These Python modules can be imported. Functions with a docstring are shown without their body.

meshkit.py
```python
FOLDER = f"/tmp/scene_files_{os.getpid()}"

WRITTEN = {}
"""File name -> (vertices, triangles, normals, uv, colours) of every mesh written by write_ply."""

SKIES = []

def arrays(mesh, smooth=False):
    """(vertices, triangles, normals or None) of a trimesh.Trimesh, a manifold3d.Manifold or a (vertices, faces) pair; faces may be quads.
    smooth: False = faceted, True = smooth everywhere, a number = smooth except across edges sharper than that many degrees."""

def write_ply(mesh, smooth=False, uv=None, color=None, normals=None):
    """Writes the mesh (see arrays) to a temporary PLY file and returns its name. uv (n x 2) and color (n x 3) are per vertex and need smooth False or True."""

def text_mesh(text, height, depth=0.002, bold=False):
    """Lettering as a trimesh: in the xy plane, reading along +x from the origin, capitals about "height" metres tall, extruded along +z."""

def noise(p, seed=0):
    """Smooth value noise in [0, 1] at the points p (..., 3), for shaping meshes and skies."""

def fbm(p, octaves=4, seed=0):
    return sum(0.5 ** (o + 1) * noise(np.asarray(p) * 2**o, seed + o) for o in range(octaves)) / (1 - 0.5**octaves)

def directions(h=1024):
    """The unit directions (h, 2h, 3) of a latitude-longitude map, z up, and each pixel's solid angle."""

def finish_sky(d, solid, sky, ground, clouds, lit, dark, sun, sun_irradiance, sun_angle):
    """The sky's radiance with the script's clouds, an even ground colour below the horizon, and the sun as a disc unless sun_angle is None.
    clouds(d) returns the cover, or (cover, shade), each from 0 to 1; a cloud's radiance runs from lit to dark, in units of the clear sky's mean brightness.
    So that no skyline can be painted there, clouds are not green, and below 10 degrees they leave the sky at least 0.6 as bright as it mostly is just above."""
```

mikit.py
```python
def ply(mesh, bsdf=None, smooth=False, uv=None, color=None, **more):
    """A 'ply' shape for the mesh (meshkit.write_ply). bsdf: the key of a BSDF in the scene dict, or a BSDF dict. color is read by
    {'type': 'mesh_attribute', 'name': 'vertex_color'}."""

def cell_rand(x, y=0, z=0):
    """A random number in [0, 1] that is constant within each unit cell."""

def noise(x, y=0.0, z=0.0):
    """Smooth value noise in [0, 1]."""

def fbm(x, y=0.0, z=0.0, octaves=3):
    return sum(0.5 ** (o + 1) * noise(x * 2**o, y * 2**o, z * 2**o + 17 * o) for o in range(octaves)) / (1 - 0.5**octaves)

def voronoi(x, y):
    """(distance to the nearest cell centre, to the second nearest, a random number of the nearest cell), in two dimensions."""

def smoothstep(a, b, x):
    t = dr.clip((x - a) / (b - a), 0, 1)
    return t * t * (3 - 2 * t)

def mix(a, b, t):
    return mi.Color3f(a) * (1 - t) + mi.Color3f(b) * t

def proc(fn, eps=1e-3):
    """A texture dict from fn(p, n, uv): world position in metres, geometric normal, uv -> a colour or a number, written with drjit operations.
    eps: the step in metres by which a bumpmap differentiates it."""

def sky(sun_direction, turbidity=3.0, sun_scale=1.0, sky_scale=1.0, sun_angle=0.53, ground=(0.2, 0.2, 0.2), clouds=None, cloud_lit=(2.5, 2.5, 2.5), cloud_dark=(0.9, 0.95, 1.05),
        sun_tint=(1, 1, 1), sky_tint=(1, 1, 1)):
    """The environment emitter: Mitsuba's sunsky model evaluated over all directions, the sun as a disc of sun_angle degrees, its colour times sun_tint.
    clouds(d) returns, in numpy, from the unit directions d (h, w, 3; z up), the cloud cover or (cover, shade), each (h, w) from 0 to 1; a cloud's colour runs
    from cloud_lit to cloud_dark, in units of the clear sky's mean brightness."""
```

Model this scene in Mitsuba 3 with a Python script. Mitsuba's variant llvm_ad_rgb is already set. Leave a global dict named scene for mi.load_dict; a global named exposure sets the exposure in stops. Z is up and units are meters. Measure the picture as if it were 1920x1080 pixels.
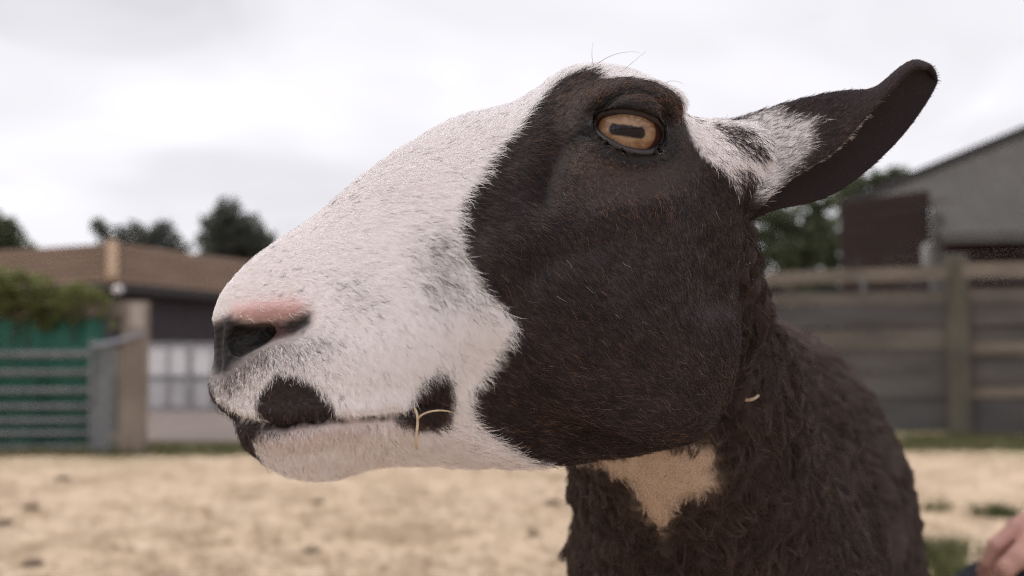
import math, os, random
import numpy as np, trimesh, mitsuba as mi, drjit as dr
import meshkit, mikit
from mikit import ply, proc, noise, fbm, smoothstep, mix
from scipy import ndimage as ndi
from scipy.interpolate import RBFInterpolator
import scipy.sparse as sp, scipy.sparse.linalg as sl
from scipy.spatial import cKDTree
T = mi.ScalarTransform4f
scene, labels = {}, {}

# ------------------------------------------------------------------ camera, sky, exposure
PITCH = math.atan(163 / 2376.0)
CAM = np.array([0, 0, 0.80])
FWD, UPV = np.array([0, math.cos(PITCH), math.sin(PITCH)]), np.array([0, -math.sin(PITCH), math.cos(PITCH)])
scene['camera'] = {'type': 'thinlens', 'fov': 2 * math.degrees(math.atan(960 / 2376.0)), 'fov_axis': 'x', 'near_clip': 0.02, 'far_clip': 600.0,
                   'aperture_radius': 0.0026, 'focus_distance': 0.575,
                   'to_world': T().look_at(origin=CAM.tolist(), target=(CAM + FWD).tolist(), up=[0, 0, 1])}


def cloud_cover(d):
    """a closed sky: broad soft banks of stratus, brighter where it thins"""
    z = np.maximum(d[..., 2], 0) + 0.22
    p = np.stack([d[..., 0] / z, d[..., 1] / z, np.zeros_like(z)], -1)
    w = meshkit.fbm(p * 1.6 + 24.03, 3, 5)
    p2 = p + 0.9 * w[..., None]
    s = meshkit.fbm(p2 * np.array([0.9, 1.5, 1]) + 55.18, 5, 11)
    s = np.clip((s - 0.33) * 2.8, 0, 1)
    return np.ones_like(s), s


scene['sky'] = mikit.sky((-0.35, -0.25, 0.9), turbidity=4, sun_scale=0.20, sky_scale=1.0, sun_angle=40, ground=(0.24, 0.21, 0.17), clouds=cloud_cover,
                         cloud_lit=(2.98, 2.94, 3.08), cloud_dark=(2.05, 2.03, 2.15))
exposure = 1.68


def at(px, py, d):
    """the point at distance d along the view axis, seen at (px, py) of the 1920-wide photograph"""
    return CAM + d * (FWD + (px - 960) / 2376.0 * np.array([1.0, 0, 0]) + (540 - py) / 2376.0 * UPV)


# ------------------------------------------------------------------ helpers
def rgb(*c): return {'type': 'rgb', 'value': list(c)}
def bsdf(name, color, rough=0.8, **k):
    base = proc(color) if callable(color) else color if isinstance(color, dict) else rgb(*color)
    scene[name] = {'type': 'twosided', 'bsdf': {'type': 'principled', 'base_color': base, 'roughness': rough, 'specular': k.pop('specular', 0.4), **k}}
    return name
VC = {'type': 'mesh_attribute', 'name': 'vertex_color'}
def numbered(name):
    if name not in scene and name not in labels: return name
    i = 1
    while f'{name}_{i:03d}' in scene or f'{name}_{i:03d}' in labels: i += 1
    return f'{name}_{i:03d}'
def thing(name, label, category, group=None):
    key = numbered(name); labels[key] = {'label': label, 'category': category}
    if group: labels[key]['group'] = group
    return key
def put(name, mesh, mat, parent=None, **k):
    key = numbered(parent + '__' + name if parent else name)
    scene[key] = ply(mesh, mat, **k)
    return key
def structure(name, mesh, mat, label, **k):
    key = put(name, mesh, mat, **k); labels[key] = {'label': label, 'kind': 'structure'}
    return key
def cat(*ms): return trimesh.util.concatenate([m for m in ms])
def box(sx, sy, sz, c=(0, 0, 0), rz=0.0, bevel=0.006, rx=0.0, ry=0.0):
    """a box with chamfered edges"""
    b = min(bevel, 0.45 * min(sx, sy, sz))
    v = []
    for x in (-1, 1):
        for y in (-1, 1):
            for z in (-1, 1):
                h = np.array([sx, sy, sz]) / 2
                for k in range(3):
                    q = h - b; q[k] = h[k]; v.append(q * (x, y, z))
    m = trimesh.Trimesh(np.array(v), np.zeros((0, 3), int)).convex_hull
    R = trimesh.transformations.euler_matrix(rx, ry, rz)
    m.apply_transform(R); m.apply_translation(c)
    return m
def beam(a, b, w, h, bevel=0.006, roll_up=(0, 0, 1)):
    """a board or post from a to b: w across, h along 'up'"""
    a, b = np.asarray(a, float), np.asarray(b, float); x = b - a; L = np.linalg.norm(x); x /= L
    y = np.cross(roll_up, x); y /= np.linalg.norm(y); z = np.cross(x, y)
    m = box(L, w, h, bevel=bevel); M = np.eye(4); M[:3, 0], M[:3, 1], M[:3, 2], M[:3, 3] = x, y, z, (a + b) / 2
    m.apply_transform(M); return m
def tube(pts, radii, sides=10, cap=True):
    p = np.asarray(pts, float); r = np.broadcast_to(radii, (len(p),)).astype(float)
    t = np.gradient(p, axis=0); t /= np.linalg.norm(t, axis=1, keepdims=True) + 1e-12
    a = np.cross(t[0], [0, 0, 1.0] if abs(t[0][2]) < 0.9 else [1.0, 0, 0]); a /= np.linalg.norm(a); A = []
    for k in range(len(p)):
        a = a - t[k] * (a @ t[k]); a /= np.linalg.norm(a); A.append(a)
    A = np.array(A); B = np.cross(t, A); g = np.arange(sides) * 2 * np.pi / sides
    v = (p[:, None] + r[:, None, None] * (np.cos(g)[None, :, None] * A[:, None] + np.sin(g)[None, :, None] * B[:, None])).reshape(-1, 3)
    i, j = np.meshgrid(np.arange(len(p) - 1), np.arange(sides), indexing='ij')
    q = np.stack([i * sides + j, i * sides + (j + 1) % sides, (i + 1) * sides + (j + 1) % sides, (i + 1) * sides + j], -1).reshape(-1, 4)
    f = np.vstack([q[:, [0, 1, 2]], q[:, [0, 2, 3]]])
    if cap:
        n = len(v); v = np.vstack([v, p[0], p[-1]]); k = np.arange(sides); e = (len(p) - 1) * sides
        f = np.vstack([f, np.stack([(k + 1) % sides, k, k * 0 + n], 1), np.stack([e + k, e + (k + 1) % sides, k * 0 + n + 1], 1)])
    return trimesh.Trimesh(v, f, process=False)
def smooth_path(pts, n=24):
    from scipy.interpolate import CubicSpline
    p = np.asarray(pts, float); s = np.r_[0, np.cumsum(np.linalg.norm(np.diff(p, axis=0), axis=1))]
    return CubicSpline(s, p)(np.linspace(0, s[-1], n))
def surface_nets(F, xs, ys, zs):
    """zero surface of F (negative inside) on a rectilinear grid -> vertices, triangles"""
    s = F < 0
    dims = np.array(F.shape) - 1
    cnt = np.zeros(dims, np.uint8); acc = np.zeros((*dims, 3), np.float32); inside = np.zeros(dims, np.uint8)
    c = [np.arange(n, dtype=np.float32) for n in F.shape]
    corner = lambda i, j, k: (slice(i, i + dims[0]), slice(j, j + dims[1]), slice(k, k + dims[2]))
    for o in np.ndindex(2, 2, 2): inside += s[corner(*o)]
    act = np.nonzero((inside > 0) & (inside < 8))
    base = np.stack(act, 1); P = np.zeros((len(base), 3)); N = np.zeros(len(base))
    for ax in range(3):
        for o in np.ndindex(2, 2):
            a = np.insert(np.array(o), ax, 0); b = a.copy(); b[ax] = 1
            i0, i1 = base + a, base + b
            f0, f1 = F[tuple(i0.T)], F[tuple(i1.T)]
            m = (f0 < 0) != (f1 < 0)
            t = np.where(m, f0 / np.where(m, f0 - f1, 1), 0)
            q = i0 + t[:, None] * (b - a)
            P[m] += q[m]; N[m] += 1
    P /= N[:, None]
    V = np.stack([np.interp(P[:, k], np.arange(n), g) for k, (n, g) in enumerate(zip(F.shape, (xs, ys, zs)))], 1)
    idx = -np.ones(dims, np.int64); idx[act] = np.arange(len(base))
    tris = []
    for ax in range(3):
        u, w = [(1, 2), (2, 0), (0, 1)][ax]
        lo = [slice(None)] * 3; hi = [slice(None)] * 3; lo[ax] = slice(0, -1); hi[ax] = slice(1, None)
        e = np.stack(np.nonzero(s[tuple(lo)] != s[tuple(hi)]), 1)
        ok = (e[:, u] > 0) & (e[:, w] > 0) & (e[:, u] < dims[u]) & (e[:, w] < dims[w]); e = e[ok]
        def cell(du, dw):
            q = e.copy(); q[:, u] -= du; q[:, w] -= dw; return idx[tuple(q.T)]
        a, b, c_, d = cell(1, 1), cell(0, 1), cell(0, 0), cell(1, 0)
        flip = ~s[tuple(e.T)]
        A, B = np.where(flip, d, b), np.where(flip, b, d)
        tris += [np.stack([a, A, c_], 1), np.stack([a, c_, B], 1)]
    f = np.vstack(tris); f = f[(f >= 0).all(1)]
    return V, f
def largest(v, f):
    m = trimesh.Trimesh(v, f, process=False)
    lab = trimesh.graph.connected_component_labels(m.face_adjacency, node_count=len(f))
    m.update_faces(lab == np.bincount(lab).argmax()); m.remove_unreferenced_vertices(); return m
def normals_of(v, f):
    n = np.zeros_like(v); c = np.cross(v[f[:, 1]] - v[f[:, 0]], v[f[:, 2]] - v[f[:, 0]])
    for k in range(3): np.add.at(n, f[:, k], c)
    return n / (np.linalg.norm(n, axis=1, keepdims=True) + 1e-12)
def relax(m, it=2, lam=0.5):
    v = np.array(m.vertices); e = m.edges_unique; n = len(v)
    A = sp.coo_matrix((np.ones(2 * len(e)), (np.r_[e[:, 0], e[:, 1]], np.r_[e[:, 1], e[:, 0]])), (n, n)).tocsr(); A = sp.diags(1 / np.maximum(np.asarray(A.sum(1)).ravel(), 1)) @ A
    for _ in range(it):
        v = v + lam * (A @ v - v); v = v - (lam * 1.04) * (A @ v - v)
    m.vertices = v; return m
def inside(poly, P):
    x, z = P[:, 0], P[:, 1]; c = np.zeros(len(x), bool)
    for i in range(len(poly)):
        x0, z0 = poly[i - 1]; x1, z1 = poly[i]
        if z0 != z1: c ^= ((z0 > z) != (z1 > z)) & (x < (x1 - x0) * (z - z0) / (z1 - z0) + x0)
    return c
def polydist(poly, P, closed=True):
    d = np.full(len(P), 1e9)
    for i in range(0 if closed else 1, len(poly)):
        a, b = poly[i - 1], poly[i]; ab = b - a; t = np.clip(((P - a) @ ab) / max(ab @ ab, 1e-9), 0, 1)
        q = P - a - t[:, None] * ab; d = np.minimum(d, np.sqrt((q * q).sum(1)))
    return d
def signed(poly, P):
    """distance to the polygon, negative inside"""
    return np.where(inside(poly, P), -1, 1) * polydist(poly, P)
def curves(name, P, rad, mat, parent):
    """many fibres in one part: P (n, k, 3) metres, rad (n, k)"""
    os.makedirs(meshkit.FOLDER, exist_ok=True)
    key = numbered(parent + '__' + name); path = f'{meshkit.FOLDER}/{key}.txt'
    n, k, _ = P.shape; flat = np.concatenate([P, rad[..., None]], -1).reshape(-1)
    line = ('%.5f %.5f %.5f %.6f\n' * k + '\n')
    with open(path, 'w') as f:
        for i in range(0, n, 20000):
            m = min(20000, n - i); f.write((line * m) % tuple(flat[i * k * 4:(i + m) * k * 4]))
    scene[key] = {'type': 'linearcurve', 'filename': path, 'bsdf': {'type': 'ref', 'id': mat}}
    return key

# ------------------------------------------------------------------ the sheep
# Head frame in millimetres: x towards the poll, v to the animal's left (towards the camera), z up.
YAW = math.radians(25)
HEAD_AT = np.array([-0.01515, 0.59790, 0.85114])
EX, EV, EZ = np.array([math.cos(YAW), math.sin(YAW), 0]), np.array([math.sin(YAW), -math.cos(YAW), 0]), np.array([0, 0, 1.0])
BASIS = np.stack([EX, EV, EZ])
def l2w(l): return HEAD_AT + (np.asarray(l, float) / 1000) @ BASIS
def w2l(w): return ((np.asarray(w, float) - HEAD_AT) @ BASIS.T) * 1000
CA, SA = math.cos(YAW), math.sin(YAW)
def side_view(l):
    """three-quarter side coordinates of the head (mm), the far side mirrored: the plane in which the coat's markings are drawn"""
    v = np.where(l[:, 1] < -4, -l[:, 1], l[:, 1]); return np.stack([l[:, 0] * CA + v * SA, l[:, 2]], 1)
OUTLINE = [[-116.8,-70.1],[-120.1,-67.7],[-123.7,-65.4],[-126.4,-62.1],[-127.5,-58.0],[-127.1,-53.6],[-126.0,-49.4],[-125.1,-45.3],[-124.8,-41.3],[-125.0,-37.3],[-125.5,-33.1],[-126.1,-28.8],[-126.2,-24.2],[-125.3,-19.7],[-123.4,-15.5],[-120.8,-11.6],[-118.0,-8.2],[-115.0,-5.1],[-112.1,-2.1],[-109.2,0.7],[-106.0,3.3],[-102.7,5.8],[-99.3,8.3],[-95.8,10.9],[-92.1,13.3],[-88.4,15.7],[-84.9,18.3],[-81.5,20.9],[-78.1,23.5],[-74.9,26.2],[-71.8,28.9],[-68.7,31.8],[-65.7,34.6],[-62.7,37.4],[-59.5,39.9],[-56.2,42.4],[-52.9,44.9],[-49.7,47.5],[-46.4,50.1],[-43.0,52.6],[-39.3,55.0],[-35.5,57.3],[-31.4,59.7],[-27.3,62.4],[-22.9,65.3],[-18.3,68.0],[-13.3,70.3],[-8.1,72.1],[-2.9,73.6],[2.4,75.0],[7.4,76.5],[12.2,78.2],[16.7,80.2],[20.9,82.5],[24.9,85.0],[28.7,87.5],[32.4,90.2],[36.0,93.0],[39.7,95.8],[43.5,98.2],[47.7,100.0],[52.1,101.4],[56.7,102.4],[61.4,102.9],[66.3,102.9],[71.2,102.5],[76.0,101.6],[80.6,100.2],[84.9,98.3],[88.6,96.0],[91.7,93.0],[94.2,89.5],[96.3,85.4],[98.8,81.0],[102.3,77.0],[107.1,73.9],[112.8,72.2],[118.5,71.6],[123.6,71.1],[127.7,69.7],[130.4,67.4],[131.8,64.5],[132.1,61.4],[131.8,58.3],[131.2,55.3],[130.9,52.4],[130.9,49.7],[130.9,46.9],[131.1,43.8],[131.4,40.6],[131.7,37.2],[132.0,33.8],[132.1,30.3],[131.9,26.5],[131.6,22.6],[131.3,18.4],[131.0,14.1],[130.7,9.7],[130.5,5.3],[130.4,0.7],[130.6,-4.0],[131.3,-8.6],[132.2,-13.3],[133.2,-17.9],[134.2,-22.5],[135.0,-26.9],[135.6,-31.1],[136.0,-35.3],[136.2,-39.4],[136.3,-43.6],[136.2,-47.9],[136.0,-52.4],[135.6,-57.1],[134.9,-61.7],[133.6,-66.2],[131.6,-70.2],[129.1,-73.8],[126.2,-76.9],[123.1,-79.8],[119.6,-82.4],[115.8,-84.5],[111.6,-86.0],[107.1,-87.1],[102.4,-87.8],[97.8,-88.5],[93.1,-89.3],[88.5,-90.2],[83.9,-91.0],[79.4,-91.9],[74.8,-92.6],[70.3,-93.4],[65.8,-93.9],[61.2,-94.4],[56.5,-94.7],[51.8,-95.1],[47.1,-95.4],[42.3,-95.4],[37.6,-95.4],[32.9,-95.5],[28.2,-95.7],[23.6,-95.9],[19.1,-95.8],[14.7,-95.4],[10.4,-94.8],[6.2,-94.5],[2.1,-94.3],[-1.8,-94.2],[-5.7,-94.2],[-9.5,-93.9],[-13.3,-93.6],[-17.0,-93.2],[-20.7,-92.9],[-24.5,-92.8],[-28.2,-92.6],[-32.0,-92.5],[-35.8,-92.4],[-39.7,-92.3],[-43.6,-92.3],[-47.7,-92.4],[-51.7,-92.7],[-55.7,-93.3],[-59.6,-94.4],[-63.4,-95.6],[-67.3,-96.7],[-71.3,-97.5],[-75.6,-97.8],[-80.0,-97.8],[-84.4,-97.5],[-88.9,-97.0],[-93.0,-95.9],[-96.8,-94.1],[-100.2,-91.9],[-103.4,-89.8],[-106.4,-87.8],[-109.2,-85.6],[-111.5,-83.1],[-113.1,-80.0],[-113.9,-76.6],[-114.7,-73.2]]
MARKS = {
'dark_face':[[94.2,75.1],[91.8,77.5],[87.4,80.0],[81.6,84.1],[74.6,85.0],[69.5,87.2],[67.2,90.3],[63.1,91.1],[58.0,91.6],[54.7,95.7],[49.6,96.3],[42.8,93.9],[35.0,89.0],[29.7,82.5],[24.5,75.2],[20.1,66.0],[15.2,59.4],[10.3,54.0],[5.4,46.4],[1.9,38.4],[-1.6,34.5],[-6.3,26.8],[-8.0,17.9],[-7.9,10.5],[-5.9,0.8],[-2.3,-5.1],[1.2,-10.9],[7.0,-16.7],[12.8,-22.4],[15.6,-29.4],[14.0,-35.2],[10.5,-39.9],[5.8,-46.9],[2.3,-52.8],[-2.4,-58.6],[-3.7,-64.6],[-1.5,-70.6],[1.9,-75.6],[7.9,-80.7],[15.2,-86.0],[25.2,-91.6],[35.6,-95.2],[40.9,-99.1],[78.5,-100.4],[115.0,-90.7],[138.2,-50.3],[142.3,24.1],[125.7,29.5],[119.6,40.0],[114.3,46.0],[107.8,49.5],[101.7,57.2],[98.5,65.6]],
'lip_patch':[[-84.7,-50.9],[-78.7,-50.9],[-72.5,-53.1],[-66.4,-57.2],[-61.5,-62.4],[-58.9,-69.9],[-70.2,-70.7],[-76.6,-73.0],[-83.0,-76.0],[-90.1,-70.8],[-93.1,-66.7],[-91.4,-60.3],[-88.0,-55.2]],
'mouth_corner':[[-24.9,-56.2],[-16.4,-49.3],[-12.6,-50.5],[-10.9,-58.6],[-11.6,-66.1],[-12.9,-71.6],[-19.3,-75.6],[-27.7,-74.3],[-33.7,-70.8],[-36.7,-69.3],[-29.4,-65.0]],
'chin_dark':[[-106.4,-69.4],[-96.8,-70.4],[-88.8,-71.9],[-84.6,-75.8],[-91.5,-75.8],[-95.6,-79.3],[-94.2,-87.6],[-96.5,-88.4],[-102.6,-83.8],[-105.9,-73.5]],
'lip_edge':[[-117.8,-50.5],[-113.3,-55.5],[-111.5,-60.7],[-106.3,-65.2],[-102.0,-69.3],[-107.0,-70.2],[-112.0,-68.7],[-116.4,-64.2]],
'nostril':[[-115.7,-29.3],[-109.9,-27.8],[-105.1,-25.6],[-101.4,-27.9],[-95.4,-29.3],[-88.7,-29.3],[-80.4,-28.4],[-75.1,-26.6],[-70.3,-24.8],[-70.0,-30.2],[-77.3,-34.8],[-86.2,-36.6],[-95.6,-41.7],[-101.8,-46.0],[-106.7,-50.5],[-112.0,-50.0],[-115.5,-39.0]],
'pink_nose':[[-105.1,-25.6],[-101.9,-21.4],[-93.9,-19.9],[-84.7,-18.8],[-76.8,-18.3],[-72.7,-21.5],[-72.0,-26.6],[-80.4,-29.3],[-88.7,-29.6],[-100.2,-28.4]],
'hollow':[[4.6,-50.4],[16.3,-61.2],[34.7,-71.2],[55.2,-79.1]],
'crest':[[8.1,1.1],[31.8,11.4],[56.2,19.4],[78.6,27.5]],
'temple':[[99.8,49.0],[105.7,28.8],[109.8,4.3],[111.8,-15.3]],
'masseter':[[24.6,-8.1],[48.6,-17.1],[68.4,-26.2]],
'duct':[[54.6,64.1],[48.6,63.2],[42.8,60.0],[40.3,56.2],[44.7,56.2],[49.7,57.4],[55.2,57.5]],
'chin_pink':[[-97.4,-84.8],[-89.2,-76.5],[-75.3,-73.7],[-57.6,-72.5],[-34.6,-71.2],[-22.6,-77.5],[-11.1,-79.0],[10.2,-88.5],[27.9,-96.1],[-47.1,-94.6],[-69.6,-99.7],[-91.7,-93.3]],
'lower_lip':[[-94.3,-80.0],[-79.8,-74.1],[-66.3,-71.9],[-46.6,-71.5],[-38.0,-72.3],[-44.9,-76.2],[-58.3,-80.2],[-76.4,-84.7],[-87.7,-84.7]],
'grey_cheek':[[-24.6,10.3],[-15.4,12.9],[-7.9,10.5],[-2.3,-5.1],[7.0,-16.7],[1.2,-22.6],[-10.3,-18.2],[-19.3,-20.6],[-26.3,-11.4],[-25.5,0.5]],
'grey_muzzle':[[-58.0,-11.7],[-49.1,-9.2],[-41.9,-18.6],[-48.5,-23.3],[-55.3,-22.1]],
'brown_eye':[[44.9,63.3],[40.3,74.8],[46.8,82.2],[57.2,86.8],[71.3,85.8],[84.0,80.6],[93.1,70.9],[95.0,56.7],[91.7,40.7],[81.2,32.6],[66.3,30.9],[51.6,37.0],[44.5,47.1]],
'eye_line':[[54.0,61.5],[57.5,66.9],[62.7,71.5],[68.7,73.7],[74.8,73.3],[80.5,69.9],[83.9,64.4],[84.6,58.4],[81.6,53.9],[76.2,51.4],[69.4,51.4],[62.0,54.4],[57.1,57.5]],
'mouth_line':[[-104.3,-69.8],[-97.1,-70.8],[-91.2,-72.4],[-84.3,-73.7],[-75.2,-72.3],[-66.2,-71.0],[-57.4,-70.4],[-44.3,-69.9],[-33.3,-68.4],[-25.2,-66.2],[-18.7,-65.6]],
'tear_pit':[[39.7,55.6],[35.9,47.0],[33.3,37.8],[32.0,30.1]],
'jaw_line':[[123.2,5.4],[128.3,-24.2],[127.0,-55.7],[114.9,-82.6]],
'brow_fold':[[52.6,68.5],[57.3,74.8],[63.1,78.8],[72.2,80.6],[79.8,78.6],[85.9,72.6],[88.6,64.6]],
'lid_low':[[46.1,60.6],[52.2,57.4],[59.5,52.2],[68.0,48.5],[76.8,48.2],[84.5,52.2],[88.0,58.6]],
'ala':[[-100.4,-25.6],[-91.2,-24.1],[-82.1,-23.4],[-75.4,-23.4]],
'slit':[[-97.8,-34.7],[-91.7,-33.0],[-84.9,-31.6],[-78.3,-30.0],[-73.7,-28.2]],
'lip_top':[[-102.5,-65.1],[-90.7,-67.3],[-74.9,-68.0],[-57.1,-65.8],[-44.1,-65.2],[-33.1,-63.1]],
'lip_bot':[[-96.4,-76.6],[-80.3,-78.8],[-62.3,-76.6],[-44.8,-75.3],[-31.5,-75.1]],
'philtrum':[[-110.5,-30.0],[-111.5,-41.4],[-111.2,-50.5]],
}
FLOW = [[np.float64(-108.0),np.float64(-4.0),0],[np.float64(-95.0),np.float64(-9.0),-5],[np.float64(-69.0),np.float64(8.0),-5],[np.float64(-48.0),np.float64(41.0),-15],[np.float64(-24.0),np.float64(54.0),-20],[np.float64(0.0),np.float64(63.0),-40],[np.float64(15.0),np.float64(71.0),-50],[np.float64(33.0),np.float64(86.0),-55],[np.float64(51.0),np.float64(90.0),-55],[np.float64(48.0),np.float64(75.0),-60],[np.float64(78.0),np.float64(95.0),15],[np.float64(91.0),np.float64(88.0),60],[np.float64(-76.0),np.float64(-12.0),15],[np.float64(-45.0),np.float64(8.0),5],[np.float64(-23.0),np.float64(25.0),5],[np.float64(-6.0),np.float64(38.0),10],[np.float64(13.0),np.float64(52.0),10],[np.float64(-57.0),np.float64(-32.0),30],[np.float64(-31.0),np.float64(-18.0),35],[np.float64(-10.0),np.float64(-4.0),40],[np.float64(8.0),np.float64(-27.0),45],[np.float64(1.0),np.float64(-46.0),35],[np.float64(-22.0),np.float64(-39.0),45],[np.float64(-44.0),np.float64(-50.0),60],[np.float64(-104.0),np.float64(-57.0),90],[np.float64(-95.0),np.float64(-50.0),95],[np.float64(-79.0),np.float64(-59.0),90],[np.float64(-65.0),np.float64(-48.0),60],[np.float64(-57.0),np.float64(-64.0),70],[np.float64(-76.0),np.float64(-85.0),80],[np.float64(-57.0),np.float64(-85.0),85],[np.float64(-34.0),np.float64(-81.0),60],[np.float64(-95.0),np.float64(-82.0),70],[np.float64(-11.0),np.float64(-82.0),25],[np.float64(13.0),np.float64(-87.0),20],[np.float64(-17.0),np.float64(-60.0),70],[np.float64(25.0),np.float64(21.0),40],[np.float64(25.0),np.float64(-15.0),45],[np.float64(25.0),np.float64(-50.0),30],[np.float64(25.0),np.float64(-75.0),20],[np.float64(37.0),np.float64(39.0),60],[np.float64(61.0),np.float64(37.0),60],[np.float64(87.0),np.float64(40.0),80],[np.float64(61.0),np.float64(10.0),55],[np.float64(61.0),np.float64(-26.0),45],[np.float64(62.0),np.float64(-63.0),25],[np.float64(99.0),np.float64(23.0),80],[np.float64(99.0),np.float64(-13.0),60],[np.float64(101.0),np.float64(-50.0),40],[np.float64(117.0),np.float64(-25.0),60],[np.float64(99.0),np.float64(69.0),35],[np.float64(109.0),np.float64(61.0),45],[np.float64(118.0),np.float64(45.0),55],[np.float64(123.0),np.float64(79.0),10],[np.float64(128.0),np.float64(31.0),70]]
OUTLINE = np.array(OUTLINE); MARKS = {k: np.array(v) for k, v in MARKS.items()}; FLOW = np.array(FLOW, float)
WIDTHS = np.array([(-118,-22,17),(-118,-40,22),(-118,-60,21),(-95,-85,19),(-60,-92,21),(-95,0,22),(-70,20,25),(-75,-30,33),(-70,-70,32),
    (-20,55,31),(-20,0,41),(-20,-55,39),(-20,-90,25),(30,85,40),(30,20,48),(30,-40,47),(30,-90,28),(80,95,48),(80,40,56),(80,-20,53),(80,-70,44),
    (130,60,54),(125,10,54),(120,-50,48),(150,30,52)], float)
def head_width(step=1.5):
    """half width squared of the head over its profile, from a membrane blown up inside the outline"""
    xs, zs = np.arange(-150, 185, step), np.arange(-120, 130, step); X, Z = np.meshgrid(xs, zs, indexing='ij')
    P = np.stack([X.ravel(), Z.ravel()], 1); m = inside(OUTLINE, P).reshape(X.shape); d = polydist(OUTLINE, P).reshape(X.shape)
    idx = -np.ones(X.shape, int); n = m.sum(); idx[m] = np.arange(n); I, J, V = [np.arange(n)], [np.arange(n)], [np.full(n, 4 / step**2 + 1 / 45.0**2)]
    for o in ((1, 0), (-1, 0), (0, 1), (0, -1)):
        nb = np.roll(idx, (-o[0], -o[1]), (0, 1))[m]; ok = nb >= 0
        I.append(np.arange(n)[ok]); J.append(nb[ok]); V.append(np.full(ok.sum(), -1 / step**2))
    phi = np.zeros(X.shape); phi[m] = sl.spsolve(sp.coo_matrix((np.concatenate(V), (np.concatenate(I), np.concatenate(J))), (n, n)).tocsc(), np.ones(n))
    ax = np.array([255, 95.0]) / math.hypot(255, 95); s = X * ax[0] + Z * ax[1]; b = np.round((s - s.min()) / 3).astype(int)
    col = np.zeros(b.max() + 1); np.maximum.at(col, b[m], phi[m]); lo, hi = b[m].min(), b[m].max()
    c = col.copy(); c[:lo + 8] = col[lo + 8]; c[hi - 6:] = col[hi - 6]; c = ndi.gaussian_filter1d(c, 4)
    W = np.clip(RBFInterpolator(WIDTHS[:, :2], WIDTHS[:, 2], kernel='thin_plate_spline', smoothing=5)(P).reshape(X.shape), 12, 60)
    H2 = np.where(m, W**2 * np.clip(phi / c[b], 0, 1.15), -d * 28.0)
    return xs, zs, ndi.gaussian_filter(H2, 0.8)
def smin(a, b, k):
    h = np.clip(0.5 + 0.5 * (b - a) / k, 0, 1); return b * (1 - h) + a * h - k * h * (1 - h)

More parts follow.
